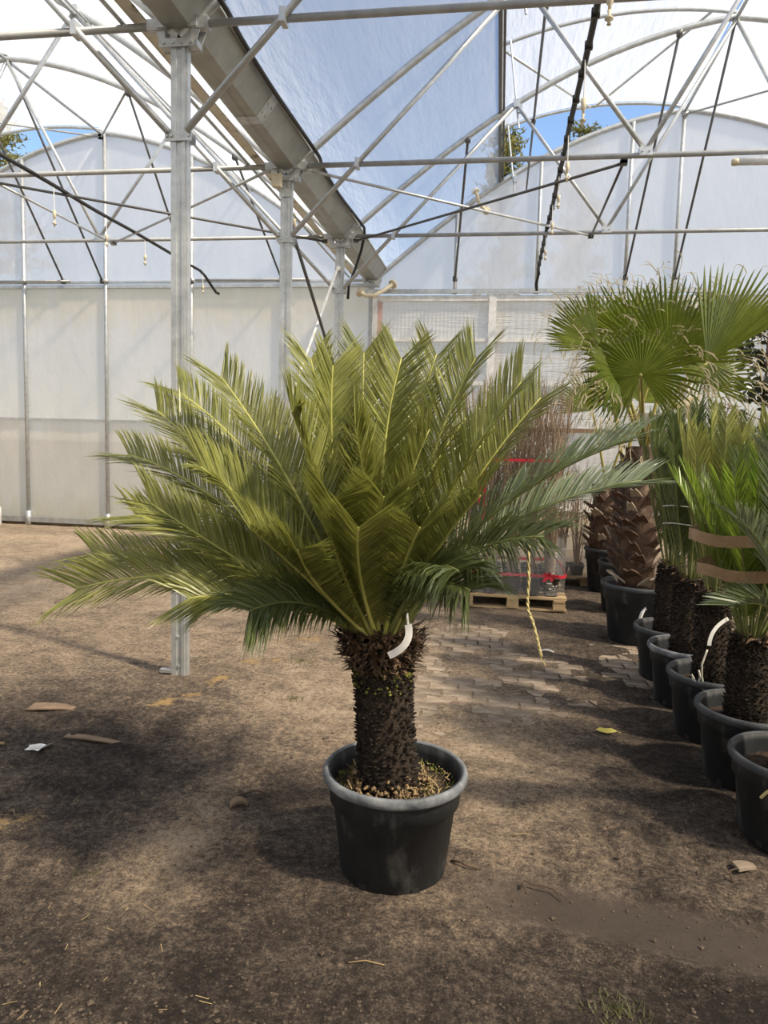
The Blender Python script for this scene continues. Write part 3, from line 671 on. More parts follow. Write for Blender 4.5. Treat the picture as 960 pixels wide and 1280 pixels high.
# ------------------------------------------------------------------ plants: builders
UP = Vector((0, 0, 1))
def frond(root, B, M, T, W, mt, rmt, pairs=100, vang=38, a0=62, a1=30, seed=0, t0=.10, inward=None, r0=.009, roll=0, droop=.12, wid=.0068, tap=.30, lean=(0, 0, 0)):
    rg = random.Random(seed)
    pts = bez(B, M, T, 26); n_ = len(pts)-1
    outw = Vector((T[0]-B[0], T[1]-B[1], 0))
    if outw.length < .05: outw = Vector((0, 1, 0))
    inw = -outw.normalized() if inward is None else Vector(inward)
    mb = MB(); tone = []
    for k in range(pairs):
        t = t0+(1-t0)*((k+.5)/pairs)**.88
        f = t*n_; i = min(int(f), n_-1); p = pts[i].lerp(pts[i+1], f-i)
        tg = (pts[min(i+1, n_)]-pts[max(i-1, 0)]).normalized()
        ref = UP+inw*.9+Vector(lean); N = ref-tg*ref.dot(tg); N.normalize()
        S = tg.cross(N)
        if roll:
            N, S = N*math.cos(roll)+S*math.sin(roll), S*math.cos(roll)-N*math.sin(roll)
        al0 = a0+(a1-a0)*t**.8
        prof = min(1, .25+(t-t0)*3.4)*(1-tap*max(0, (t-.45)/.55)**1.8)
        va = R(vang*(1-.45*t))
        for s in (1, -1):
            al = R(al0+rg.gauss(0, 2.6)); L = W*prof*rg.uniform(.88, 1.08)
            v2 = va+rg.gauss(0, .07)
            side = S*(s*math.cos(v2))+N*math.sin(v2)
            d = tg*math.cos(al)+side*math.sin(al)
            w = tg-d*tg.dot(d); w.normalize(); nn = d.cross(w); tw = rg.gauss(0, .30); w = (w*math.cos(tw)+nn*math.sin(tw))*(wid*.5); tone += [rg.uniform(.62, 1.30)]*7
            dr = Vector((0, 0, -L*droop*rg.uniform(.3, 1.5)))+tg*(L*.10)
            if rg.random() < .02: dr += Vector((rg.uniform(-.3, .3), rg.uniform(-.3, .3), rg.uniform(-.3, .1)))*L
            q0 = p; q1 = p+d*(L*.38)+dr*.10; q2 = p+d*(L*.74)+dr*.45; q3 = p+d*L+dr
            k0 = len(mb.v)
            mb.v += [tuple(x) for x in (q0-w*.55, q0+w*.55, q1-w, q1+w, q2-w*.8, q2+w*.8, q3)]
            mb.f += [(k0, k0+1, k0+3, k0+2), (k0+2, k0+3, k0+5, k0+4), (k0+4, k0+5, k0+6)]
    fo = mb.build('frond', mt, root)
    fo.data.attributes.new('tone', 'FLOAT', 'POINT').data.foreach_set('value', tone)
    MB().tube(pts, [r0*(1-.70*i/n_) for i in range(n_+1)], 6).build('rachis', rmt, fo, True)
    return fo
def pot_profile(rb, rt, rr, h):
    return [(.0, .0), (rb-.012, .0), (rb, .012), (rb+(rt-rb)*.72, h*.70), (rb+(rt-rb)*.74+.013, h*.715), (rt+.006, h*.90), (rr-.016, h*.985), (rr-.024, h*.985), (rt-.004, h*.90), (rb+(rt-rb)*.74-.002, h*.70), (rb-.012, .02), (0, .02)]
def make_pot(root, c, rb, rt, rr, h, soil_z, rim_m='pot_rim', holes=(-2.0, -1.05), ribs=True):
    ORG_ = ORG[root.name]
    rf = (lambda r_, z, a: r_ + (.0022 if (math.cos(a*14) > .55 and r_ > .1 and .03 < z < h*.69) else 0)) if ribs else None
    MB().lathe(pot_profile(rb, rt, rr, h), c, 84, rf).build('pot', 'pot_black', root, True)
    k = 10; prof = [(rr-.010+.0125*math.cos(2*math.pi*i/k), h-.021+.021*math.sin(2*math.pi*i/k)) for i in range(k)]
    MB().lathe(prof, c, 64, None, True).build('rim', rim_m, root, True)
    mb = MB(); n_ = 40; rs = rt-.012
    rg = random.Random(int(c[0]*100)+int(c[1]*991))
    mb.v.append((c[0], c[1], c[2]+soil_z+.012))
    for q in range(1, 7):
        for j in range(n_):
            a = 2*math.pi*j/n_; r_ = rs*q/6
            mb.v.append((c[0]+r_*math.cos(a), c[1]+r_*math.sin(a), c[2]+soil_z+rg.uniform(-.006, .006)+.012*(1-q/6)))
    for j in range(n_): mb.f.append((0, 1+j, 1+(j+1) % n_))
    for q in range(5):
        for j in range(n_): mb.f.append((1+q*n_+j, 1+(q+1)*n_+j, 1+(q+1)*n_+(j+1) % n_, 1+q*n_+(j+1) % n_))
    mb.build('soil', 'potting_soil', root, True)
    for a in holes:
        d = Vector((math.cos(a), math.sin(a), 0)); mb = MB()
        mb.box(Vector(c)+d*(rb-.001)+Vector((0, 0, .028)), (.012, .026, .022), Matrix.Rotation(a, 3, 'Z')); mb.build('drain_hole', 'black_hose', root)
def scale_trunk(root, path, rads, count, seed, m1='scale_brown', size=.013, up=.35):
    """trunk core plus the leaf-base scales that cover it"""
    rg = random.Random(seed)
    pts = [Vector(p) for p in path]
    MB().tube(pts, [r_*.95 for r_ in rads], 20).build('trunk', 'trunk_bark', root, True)
    mb = MB(); n_ = len(pts)-1; ga = 2.39996
    for k in range(count):
        t = (k+.5)/count; f = t*n_; i = min(int(f), n_-1); p = pts[i].lerp(pts[i+1], f-i); r_ = rads[i]+(rads[i+1]-rads[i])*(f-i)
        a = k*ga+rg.uniform(-.2, .2); o_ = Vector((math.cos(a), math.sin(a), 0)); tv = Vector((-math.sin(a), math.cos(a), 0))
        s = size*rg.uniform(.65, 1.25); L = size*rg.uniform(.8, 1.7)
        c_ = p+o_*(r_*.93)+Vector((0, 0, rg.uniform(-.006, .006))); tip = c_+o_*L+UP*(L*up*rg.uniform(.2, 1.8))+tv*rg.uniform(-.4, .4)*L
        k0 = len(mb.v)
        w1, h1 = tv*s*.72, UP*s*.55
        mb.v += [tuple(x) for x in (c_-w1, c_-h1, c_+w1, c_+h1, tip-w1*.55, tip-h1*.5, tip+w1*.55, tip+h1*.5)]
        mb.f += [tuple(k0+j for j in q) for q in ((0, 1, 5, 4), (1, 2, 6, 5), (2, 3, 7, 6), (3, 0, 4, 7), (4, 5, 6, 7))]
    tag(mb.build('leaf_base_scale', m1, root), 'dense dark woody leaf-base scales', kind='stuff')
def crown_tuft(root, c, r_, count, seed, h=.10, m='crown_fibre', drop_=.10):
    rg = random.Random(seed); mb = MB()
    for k in range(count):
        a = rg.uniform(0, 2*math.pi); z = rg.uniform(-drop_, h); o_ = Vector((math.cos(a), math.sin(a), 0)); tv = Vector((-math.sin(a), math.cos(a), 0))
        base = Vector(c)+o_*(r_*rg.uniform(.55, .95)*(1-.25*max(0, -z)/max(drop_, .01)))+UP*z
        L = rg.uniform(.022, .062); d = (o_*rg.uniform(.3, 1)+UP*rg.uniform(-.35, .9)+tv*rg.uniform(-.5, .5)).normalized(); w = tv*rg.uniform(.005, .013)
        mb.poly([base-w, base+w, base+d*L]); mb.poly([base-w+o_*.004, base+d*L, base+w+o_*.004])
    tag(mb.build('crown_fibre', m, root), 'brown fibrous scale leaves around the crown', kind='stuff')

# ------------------------------------------------------------------ the big sago palm
PX, PY = -.335, 2.645
palm = empty('sago_palm', (PX, PY, 0), 'large sago palm with spreading olive fronds, in a grey-rimmed pot alone on open floor', 'potted palm')
make_pot(palm, (PX, PY-.008, -.015), .198, .243, .270, .405, .325, 'pot_rim', (-2.0, -1.02))
path = [(-.352, 2.625, .27), (-.356, 2.625, .36), (-.368, 2.622, .46), (-.378, 2.62, .58), (-.385, 2.62, .70), (-.392, 2.62, .79), (-.398, 2.62, .85), (-.402, 2.62, .90)]
scale_trunk(palm, path, [.118, .113, .105, .103, .104, .108, .116, .09], 1500, 3)
crown_tuft(palm, (-.40, 2.62, .875), .165, 1300, 4, .05, drop_=.10)
rg = random.Random(8)
mb = MB()
for _ in range(240):                       # brown seed-like scales fallen round the trunk foot
    a = rg.uniform(0, 6.283); r_ = rg.uniform(.10, .17)
    mb.blob((-.352+r_*math.cos(a), 2.625+r_*math.sin(a), .325+(.17-r_)*rg.uniform(.1, .9)), rg.uniform(.006, .013), rg)
tag(mb.build('fallen_scale', 'pebble', palm), 'round brown scales heaped round the trunk foot', kind='stuff')
mb = MB()
for _ in range(420):
    a = rg.uniform(-.6, 1.2) if rg.random() < .45 else rg.uniform(2.4, 3.6); r_ = rg.uniform(.12, .225)
    p = Vector((PX+r_*math.cos(a), PY+r_*math.sin(a), .325)); d = Vector((rg.uniform(-1, 1), rg.uniform(-1, 1), rg.uniform(.1, .9)))*.016
    w = Vector((d.y, -d.x, 0)).normalized()*.0022; mb.poly([p-w, p+w, p+d])
for _ in range(160):
    a = rg.uniform(0, 6.283); z = rg.uniform(.70, .80); r_ = .109
    p = Vector((-.39+r_*math.cos(a), 2.62+r_*math.sin(a), z)); mb.blob(p, rg.uniform(.004, .009), rg)
tag(mb.build('moss_growth', 'moss', palm), 'green moss on trunk and potting soil', kind='stuff')
mb = MB()
for _ in range(110):
    a = rg.uniform(-1.3, 1.0) if rg.random() < .7 else rg.uniform(2.2, 4.6); r_ = rg.uniform(.11, .21); p = Vector((PX+r_*math.cos(a), PY+r_*math.sin(a), .335))
    d = Vector((rg.uniform(-1, 1), rg.uniform(-1, 1), rg.uniform(-.1, .9))).normalized()*rg.uniform(.012, .04); w = Vector((d.y, -d.x, 0)).normalized()*.002
    mb.poly([p-w, p+w, p+d+w, p+d-w])
tag(mb.build('straw_bit', 'straw', palm), 'dry straw bits on the potting soil', kind='stuff')
# rachis: half-way point and tip of each frond
FR = [
 (-0.965,2.470,1.102, -1.530,2.320,1.033), (-1.059,2.670,1.068, -1.684,2.720,1.123), (-0.887,2.460,1.166, -1.189,2.300,1.403),
 (-0.973,2.610,1.174, -1.416,2.600,1.308), (-1.084,2.730,1.357, -1.559,2.840,1.526), (-0.969,2.680,1.405, -1.381,2.740,1.733),
 (-0.784,2.410,1.318, -0.954,2.200,1.520), (-0.777,2.670,1.448, -1.109,2.720,1.886), (-0.920,2.820,1.468, -1.437,3.020,1.830),
 (-0.619,2.470,1.463, -0.673,2.320,1.701), (-0.617,2.745,1.481, -0.765,2.870,1.984), (-0.590,2.630,1.457, -0.602,2.640,1.931),
 (-0.507,2.770,1.514, -0.544,2.920,2.010), (-0.415,2.645,1.491, -0.344,2.670,1.959), (-0.346,2.730,1.460, -0.223,2.840,2.013),
 (-0.250,2.660,1.496, -0.062,2.700,1.965), (-0.181,2.560,1.390, 0.114,2.500,1.877), (-0.119,2.710,1.395, 0.195,2.800,1.835),
 (-0.001,2.495,1.375, 0.475,2.370,1.653), (0.057,2.645,1.321, 0.576,2.670,1.500), (-0.110,2.380,1.224, 0.183,2.140,1.341),
 (-0.390,2.345,1.241, -0.310,2.070,1.465), (-0.513,2.330,1.237, -0.457,2.040,1.452), (-0.616,2.320,1.154, -0.729,2.020,1.365),
 (-0.192,2.410,1.242, -0.027,2.200,1.472), (-0.701,2.870,1.313, -1.058,3.120,1.768), (-0.581,2.920,1.378, -0.724,3.220,1.850),
 (-0.384,2.920,1.386, -0.369,3.220,1.889), (-0.220,2.895,1.330, 0.016,3.170,1.723), (-0.120,2.870,1.210, 0.383,3.120,1.500),
 (-0.899,2.870,1.140, -1.505,3.120,1.330), (-0.769,2.560,1.044, -1.114,2.500,1.095), (-0.906,2.795,0.982, -1.250,2.970,0.863),
 (-0.054,2.820,1.158, 0.382,3.020,1.279), (-0.218,2.290,1.181, -0.078,1.960,1.247), (-0.443,2.520,1.355, -0.488,2.420,1.683),
 (-0.328,2.510,1.333, -0.206,2.400,1.688),
 (-0.749,2.445,1.045, -1.054,2.270,1.053),
 (-0.628,2.370,1.049, -0.763,2.120,1.057),
 (-0.154,2.495,1.134, 0.180,2.370,1.266),
 (-0.224,2.370,1.127, -0.037,2.120,1.162),
 (-0.661,2.720,1.174, -0.936,2.820,1.436),
 (-0.500,2.670,1.339, -0.457,2.720,1.710),
 (-0.331,2.770,1.306, -0.080,2.920,1.773),
 (-0.837,2.770,1.285, -1.319,2.920,1.569),
 (-0.057,2.745,1.275, 0.427,2.870,1.480),
 (-0.083,2.595,1.334, 0.324,2.570,1.599),
 (-0.427,2.310,1.166, -0.374,2.000,1.382),
 (-0.301,2.345,1.167, -0.202,2.070,1.382),
 (-0.559,2.310,1.119, -0.556,2.000,1.306),
]
CR = Vector((-.405, 2.62, .895))
for k, q in enumerate(FR):
    if k in (29, 33, 39, 45, 46): continue
    M, T = Vector(q[:3]), Vector(q[3:]); o_ = Vector((T.x-CR.x, T.y-CR.y, 0)); o_ = o_/max(.2, o_.length)
    B = CR+o_*.075
    blue = k in (18, 19, 29, 33, 45, 46)
    deep = k in (20, 34, 39, 40, 33, 38)
    P = bez(B, M, T, 100); T = P[93]; M = P[46]          # leaflets reach past the end of the rachis
    frond(palm, B, M, T, .165 if blue else .196, 'cycad_blue' if blue else 'cycad_deep' if deep else 'cycad_green', 'rachis_dark' if blue or deep else 'rachis_green', 158, 42, 55, 40, 100+k, droop=.42 if deep else .10, tap=.12, lean=(.15, -.55 if blue else -1.0, 0), wid=.0058)

o = empty('plant_tag', (-.31, 2.5, .97), 'white paper strip tag on the trunk top of the big palm', 'tag')
pts = bez((-.285, 2.475, .975), (-.288, 2.455, .915), (-.345, 2.44, .870), 10); mb = MB()
for i, a in enumerate(pts):
    e_ = pts[min(i+1, 10)]-pts[max(i-1, 0)]; e_.y = 0; e_.normalize(); w = Vector((e_.z, 0, -e_.x))*.0125
    mb.v += [tuple(a-w), tuple(a+w)]
mb.f = [(2*i, 2*i+1, 2*i+3, 2*i+2) for i in range(10)]
mb.build('strip', 'white_tag', o)
MB().tube([(-.285, 2.475, .975), (-.292, 2.50, 1.0), (-.30, 2.55, 1.02)], .004, 5).build('tie', 'white_tag', o)

rp = [(.107, 2.32, 1.30), (.106, 2.31, 1.24), (.109, 2.30, 1.18), (.107, 2.30, 1.13), (.110, 2.30, 1.09), (.128, 2.30, 1.05), (.143, 2.30, 1.0), (.152, 2.30, .965), (.158, 2.30, .944)]
o = empty('twine', rp[0], 'cream twine end dangling from a low frond of the big palm', 'twine')
for s in (0, 1):
    pp = []
    for a, b_ in zip(rp[:-1], rp[1:]): pp += [Vector(a).lerp(Vector(b_), i/8) for i in range(8)]
    pp.append(Vector(rp[-1]))
    MB().tube([p+Vector((math.cos(i*.8+s*math.pi), math.sin(i*.8+s*math.pi), 0))*.0022 for i, p in enumerate(pp)], .0034, 6).build('strand', 'twine_cream', o, True)
MB().tube([rp[-1], (.158, 2.3, .935), (.165, 2.3, .928), (.172, 2.3, .915)], .0015, 4).build('frayed_end', 'twine_cream', o)

# ------------------------------------------------------------------ the row of potted palms on the right
def tied_cycad(c, zt, top, spread, seed, mt, n_f, lab, rim='pot_rim_dark', W=.15, pot=(.20, .235, .258, .375), lime=0, dark='rachis_dark', tr=.092):
    o = empty('sago_palm', (c[0], c[1], 0), lab, 'potted palm')
    make_pot(o, (c[0], c[1], 0), *pot, pot[3]-.085, rim, (-2.5,))
    x, y = c[0]-.03, c[1]
    scale_trunk(o, [(x, y, .25), (x, y, .40), (x-.005, y, zt-.12), (x-.005, y, zt)], [tr*1.05, tr, tr*.98, tr*.8], 1150, seed, 'scale_brown', .012)
    crown_tuft(o, (x, y, zt-.02), tr*1.05, 130, seed+1, .05, drop_=.05)
    rg = random.Random(seed)
    for k in range(n_f):
        a = k*2.39996+seed; ring = math.sqrt((k+.5)/n_f)
        d = Vector((math.cos(a), math.sin(a), 0)); h = (top-zt)*rg.uniform(.86, 1.05)*(1.05-.12*ring)
        B = Vector((x, y, zt-.02))+d*.045*ring; M = Vector((x, y, zt+h*.5))+d*spread*ring*.72; T = Vector((x, y, zt+h))+d*spread*ring*rg.uniform(.85, 1.25)
        is_l = lime and d.x < -.1 and d.y < .75 and k > 4
        if is_l: h *= .93; T = Vector((x, y, zt+h))+d*spread*ring*1.2; M = Vector((x, y, zt+h*.5))+d*spread*ring*.60
        frond(o, B, M, T, W, 'cycad_lime' if is_l else mt, dark, 76, 34, 46, 27, seed*50+k, .12, -d, .007, 0, .06, .0066)
    return o
band = lambda z, r_, w, c: None
tied_cycad((1.25, 5.30), .80, 1.85, .27, 41, 'cycad_dark', 18, 'sago palm with fronds tied upright, in the black pot next to the widest pot')
tied_cycad((1.25, 4.80), .80, 1.80, .30, 52, 'cycad_dark', 18, 'sago palm with dark fronds bound by pale strings, in a black pot with grey rim', 'pot_rim')
tied_cycad((1.25, 4.25), .82, 1.78, .28, 63, 'cycad_green', 17, 'sago palm with a white strap and loose white string in its black pot')
p7 = tied_cycad((1.265, 3.70), .72, 1.60, .34, 74, 'cycad_dark', 21, 'sago palm with its fronds wrapped in two bands of brown tape', 'pot_rim_dark', .16, lime=7)
# brown parcel tape round the tied fronds
for z, rx in ((1.205, .300), (1.045, .255)):
    mb = MB(); n_ = 40
    for j in range(n_+1):
        a = 2*math.pi*j/n_; q = rx*(1+.03*math.sin(3*a)); dz = .006*math.sin(5*a+z*9)+.012*math.cos(a)
        for r_, hh in ((q, -.027), (q, .027), (q-.004, .027), (q-.004, -.027)): mb.v.append((1.235+r_*math.cos(a), 3.70+r_*math.sin(a), z+hh+dz))
    for j in range(n_):
        for i in range(4): mb.f.append((j*4+i, (j+1)*4+i, (j+1)*4+(i+1) % 4, j*4+(i+1) % 4))
    mb.build('tape_band', 'brown_tape', p7)
# last pot of the row, loose blue-green fronds
o = empty('sago_palm', (1.265, 3.15, 0), 'sago palm with loose blue-green fronds, in a black pot with cream twine on its side', 'potted palm')
make_pot(o, (1.265, 3.15, 0), .20, .235, .258, .365, .28, 'pot_rim_dark', (-2.5,))
scale_trunk(o, [(1.275, 3.15, .25), (1.275, 3.15, .45), (1.27, 3.15, .80)], [.105, .10, .09], 1150, 91, 'scale_brown', .012)
crown_tuft(o, (1.27, 3.15, .80), .10, 110, 92, .05, drop_=.05)
for k, (M, T) in enumerate([((1.10, 2.95, 1.25), (.95, 2.76, 1.60)), ((1.07, 2.97, 1.14), (.86, 2.80, 1.36)), ((1.08, 2.98, .99), (.90, 2.86, 1.03)), ((1.15, 2.92, 1.30), (1.03, 2.70, 1.72)), ((1.4, 3.0, 1.25), (1.55, 2.85, 1.55)), ((1.5, 3.2, 1.2), (1.8, 3.2, 1.4)), ((1.42, 3.35, 1.25), (1.6, 3.5, 1.6)), ((1.25, 3.35, 1.3), (1.25, 3.5, 1.75)), ((1.45, 2.9, 1.1), (1.65, 2.65, 1.2)), ((1.25, 3.1, 1.3), (1.24, 3.0, 1.75))]):
    d = Vector((T[0]-1.27, T[1]-3.15, 0)); d = d/max(.15, d.length)
    frond(o, Vector((1.27, 3.15, .80))+d*.05, M, T, .19, 'cycad_pale' if k in (0, 1, 3) else 'cycad_blue', 'rachis_dark', 72, 40, 55, 30, 900+k, .12, None, .007, 0, .1, .0085)

# strings, strap, twine on the row
def thin(name, pts, r_, m_, lab, cat):
    pp = []
    for i in range(len(pts)-1):
        a, b_ = Vector(pts[i]), Vector(pts[i+1]); pp += [a.lerp(b_, j/4) for j in range(4)]
    pp.append(Vector(pts[-1])); o = MB().tube(pp, r_, 6).build(name, m_, None, True, pts[0]); tag(o, lab, cat); return o
for z, lab in ((1.40, 'upper'), (1.25, 'middle'), (1.14, 'lower')):
    rr = .235*(.62+.3*(z-.8))
    thin('tie_string', [(1.22+(rr+.012*math.sin(5*a))*math.cos(a), 4.80+rr*math.sin(a), z+.012*math.sin(a*2)) for a in (i*2*math.pi/20 for i in range(21))], .0035, 'string_white', lab+' pale string tied round the dark fronds of a sago palm', 'string')
mb = MB(); pts = bez((1.140, 4.02, .575), (1.165, 4.03, .66), (1.235, 4.05, .72), 10)
for i, a in enumerate(pts):
    e_ = pts[min(i+1, 10)]-pts[max(i-1, 0)]; e_.y = 0; e_.normalize(); w = Vector((e_.z, 0, -e_.x))*.010
    mb.v += [tuple(a-w), tuple(a+w)]
mb.f = [(2*i, 2*i+1, 2*i+3, 2*i+2) for i in range(10)]
tag(mb.build('white_strap', 'white_tag', None, False, pts[0]), 'white plastic strap on a sago trunk above loose string', 'strap')
thin('loose_string', [(1.135, 4.03, .55), (1.11, 4.02, .47), (1.12, 4.04, .40), (1.135, 4.05, .34), (1.16, 4.08, .315), (1.19, 4.08, .32), (1.17, 4.05, .33), (1.13, 4.04, .33), (1.095, 4.05, .36), (1.075, 4.06, .40), (1.085, 4.06, .36), (1.10, 4.05, .34), (1.115, 4.05, .39), (1.105, 4.05, .43)], .005, 'string_white', 'loose white string in a knot on potting soil below a white strap', 'string')
thin('twine_end', [(1.23, 2.885, .35), (1.15, 2.905, .345), (1.10, 2.915, .318), (1.075, 2.93, .285), (1.06, 2.935, .262)], .006, 'twine_cream', 'cream twine end hanging over the rim of a black pot', 'twine')

# ------------------------------------------------------------------ fan palms
def fan(root, hub, axis, nrm, Rr, spread, n_, seed, mt='fan_green', joined=.60, droop=.10, cup=.12, pet=None, threads=1.0, tip_dry=0):
    rg = random.Random(seed); hub = Vector(hub); ax = Vector(axis).normalized(); nr = Vector(nrm); nr = (nr-ax*nr.dot(ax)).normalized(); sd = ax.cross(nr)
    mb = MB(); th = MB(); dth = R(spread)/n_; tone = []
    st = [.03, .2, .42, joined, .80, .92, 1.0]
    for i in range(n_):
        a = -R(spread)/2+dth*(i+.5); L = Rr*rg.uniform(.90, 1.05)*(1-.16*abs(a)/math.pi); dd = rg.uniform(.4, 1.6)*droop; sw = rg.uniform(-.06, .06)
        rows = []
        for q, s in enumerate(st):
            r_ = L*s; hw = min(dth/2, .5) if s <= joined else dth/2*(joined/s)*max(0, (1-s)/(1-joined))**.8
            tw = sw*max(0, s-joined)
            off = nr*(cup*Rr*(a/(R(spread)/2+1e-6))**2*s*.6) + UP*(-L*dd*max(0, s-.45)**2*2)
            def pt(an, lift): return hub+ (ax*math.cos(an)+sd*math.sin(an))*r_ + off + nr*lift
            ple = .022*Rr*s*(n_/30)*1.6
            rows.append((pt(a-hw+tw, 0), pt(a+tw, ple if s < 1 else 0), pt(a+hw+tw, 0)))
        k0 = len(mb.v)
        tv_ = rg.uniform(.60, 1.32)
        for q, rw in enumerate(rows): mb.v += [tuple(x) for x in rw]; tone += [tv_*.78, tv_*1.1, tv_*.78]  # pleat valleys darker, ridges lighter: fold shading put into the leaf colour
        for q in range(len(st)-1):
            b0 = k0+q*3; mb.f += [(b0, b0+1, b0+4, b0+3), (b0+1, b0+2, b0+5, b0+4)]
        for _t in range(int(threads*1.6+rg.random())):
            p = rows[-1][1] if rg.random() < .6 else rows[3][0]; d = (p-hub).normalized()*.7; pp = [p]
            for q in range(5):
                d = (d+Vector((rg.uniform(-.4, .4), rg.uniform(-.4, .4), rg.uniform(-.75, .1)))).normalized(); pp.append(pp[-1]+d*Rr*rg.uniform(.03, .075))
            for u_, v_ in zip(pp[:-1], pp[1:]):
                w = Vector((.0026, 0, .0016))*1.5; th.poly([u_-w, u_+w, v_+w*.7, v_-w*.7])
    o = mb.build('fan_leaf', mt, root)
    o.data.attributes.new('tone', 'FLOAT', 'POINT').data.foreach_set('value', tone)
    if th.v: tag(th.build('leaf_thread', 'fan_dry', o), 'dry curling threads', kind='stuff')
    if pet is not None:
        MB().tube(bez(pet, (Vector(pet)+hub)*.5+UP*.05, hub, 10), .018, 7, True, .009).build('petiole', 'petiole', o, True)
    return o
def boot_trunk(root, c, r_, z0, z1, n_, seed):
    rg = random.Random(seed)
    MB().tube([(c[0], c[1], z0), (c[0], c[1], (z0+z1)/2), (c[0], c[1], z1)], [r_*.95, r_*.9, r_*.75], 16).build('trunk', 'boot_brown', root, True)
    protos = []
    for q in range(2):
        mb = MB(); w, h, t_ = .065, .15, .014           # split leaf base: a curved tapering plate, cut off at the tip
        prof = [(-w, 0), (w, 0), (w*.72, h*.5), (w*.42, h), (w*.08, h*.82), (-w*.38, h*.98), (-w*.72, h*.5)]
        k0 = len(mb.v)
        for dy in (0, t_): mb.v += [(x, dy+.10*(z/h)**2*.35-.55*x*x/w, z) for x, z in prof]
        m_ = len(prof)
        mb.f += [tuple(range(m_))[::-1], tuple(range(m_, 2*m_))]+[(i, (i+1) % m_, m_+(i+1) % m_, m_+i) for i in range(m_)]
        me_ = bpy.data.meshes.new('leaf_base'); me_.from_pydata(mb.v, [], mb.f); me_.materials.append(MATS['boot_brown' if q == 0 else 'boot_edge']); protos.append(me_)
    org = ORG[root.name]
    for k in range(n_):
        a = k*2.39996+rg.uniform(-.25, .25); t = k/n_; z = z0+.02+(z1-z0-.12)*t; rr = r_*(.92-.12*t)
        o = bpy.data.objects.new('leaf_base', protos[1 if rg.random() < .16 else 0]); col.objects.link(o); o.parent = root
        o.location = Vector((c[0]+rr*math.cos(a), c[1]+rr*math.sin(a), z))-org
        o.rotation_euler = (R(-rg.uniform(12, 42)), R(rg.uniform(-14, 14)), a-math.pi/2); s = rg.uniform(.75, 1.2); o.scale = (s, s, s)
w3 = empty('fan_palm', (1.23, 6.33, 0), 'fan palm with shaggy brown trunk in the widest black pot', 'potted palm')
make_pot(w3, (1.23, 6.33, 0), .25, .305, .33, .49, .42, 'pot_rim_dark', ())
boot_trunk(w3, (1.18, 6.33), .155, .40, 1.62, 70, 5)
CW = (1.18, 6.33, 1.58)
fan(w3, (1.06, 5.98, 2.17), (-.10, .30, 1), (-.12, -1, .15), .50, 315, 56, 1, droop=.22, cup=-.10, pet=CW, threads=1.6)
fan(w3, (1.34, 6.35, 2.30), (-.05, .1, 1), (.05, -1, .1), .76, 185, 44, 2, droop=.03, cup=.15, pet=CW)
fan(w3, (1.60, 6.22, 2.29), (.46, -.02, .88), (-.55, -1, .3), .82, 74, 22, 3, joined=.66, droop=.02, cup=.22, pet=CW, threads=.4)
fan(w3, (1.60, 6.21, 2.29), (.18, -.05, -1), (0, -1, .1), .52, 120, 14, 4, joined=.25, droop=.05, cup=.1, threads=.9)
fan(w3, (.78, 6.25, 2.40), (-.80, -.15, .62), (.35, -1, .5), .52, 100, 24, 5, droop=.05, cup=.15, pet=CW)
fan(w3, (1.10, 6.55, 2.45), (-.25, .25, 1), (0, -1, .2), .66, 150, 36, 6, droop=.05, pet=CW, threads=1.5)
fan(w3, (.92, 6.1, 2.18), (-.55, -.35, .35), (.2, -.8, .7), .50, 170, 36, 7, droop=.45, pet=CW, threads=2)
fan(w3, (1.40, 6.1, 1.98), (.55, -.4, -.35), (.2, -.8, .5), .42, 160, 16, 8, 'fan_dry', joined=.12, droop=.35, pet=CW, threads=2)
fan(w3, (1.15, 6.0, 1.88), (-.15, -.4, -.9), (0, -1, .1), .34, 150, 14, 9, 'fan_dry', joined=.12, droop=.1, pet=CW, threads=2)
fan(w3, (1.55, 6.6, 2.2), (.8, .3, .5), (-.3, -1, .5), .55, 140, 30, 10, droop=.1, pet=CW)
ti = empty('pot_tie', (1.17, 6.0, .22), 'twisted white tie on the side of the widest pot', 'tie')
MB().tube([(1.235, 6.065, .30), (1.21, 6.055, .33), (1.19, 6.055, .29), (1.175, 6.06, .22), (1.165, 6.065, .17)], [.010, .020, .016, .013, .006], 7).build('strip', 'white_tag', ti, True)
MB().tube([(1.235, 6.07, .28), (1.25, 6.06, .25), (1.255, 6.06, .23)], .008, 6).build('knot', 'white_tag', ti, True)
w2 = empty('fan_palm', (1.27, 7.42, 0), 'fan palm in the tall black pot between the widest pot and the rearmost one', 'potted palm')
make_pot(w2, (1.27, 7.42, 0), .20, .24, .258, .50, .44, 'pot_rim_dark', ())
boot_trunk(w2, (1.27, 7.42), .16, .42, 1.45, 34, 15)
C2 = (1.2, 7.42, 1.42)
fan(w2, (.95, 7.35, 2.55), (-.25, .05, 1), (.1, -1, .1), .62, 150, 34, 21, droop=.08, pet=C2, threads=1.4)
fan(w2, (1.5, 7.4, 2.6), (.2, .1, 1), (.1, -1, .1), .6, 150, 34, 22, droop=.06, pet=C2)
fan(w2, (.98, 7.1, 2.15), (-.6, -.3, .3), (.2, -.8, .5), .45, 150, 16, 23, 'fan_dry', joined=.15, droop=.4, pet=C2, threads=2)
mb = MB(); rg = random.Random(31)
for _ in range(60):
    a = rg.uniform(3, 5.5); r_ = rg.uniform(.16, .22); p = Vector((1.27+r_*math.cos(a), 7.42+r_*math.sin(a), .45)); d = Vector((rg.uniform(-1, 1), rg.uniform(-1, 1), 1))*.03; w = Vector((.008, .003, 0)); mb.poly([p-w, p+d*.6-w, p+d, p+d*.6+w, p+w])
tag(mb.build('seedling', 'grass_blade', w2), 'small green weeds on the soil', kind='stuff')
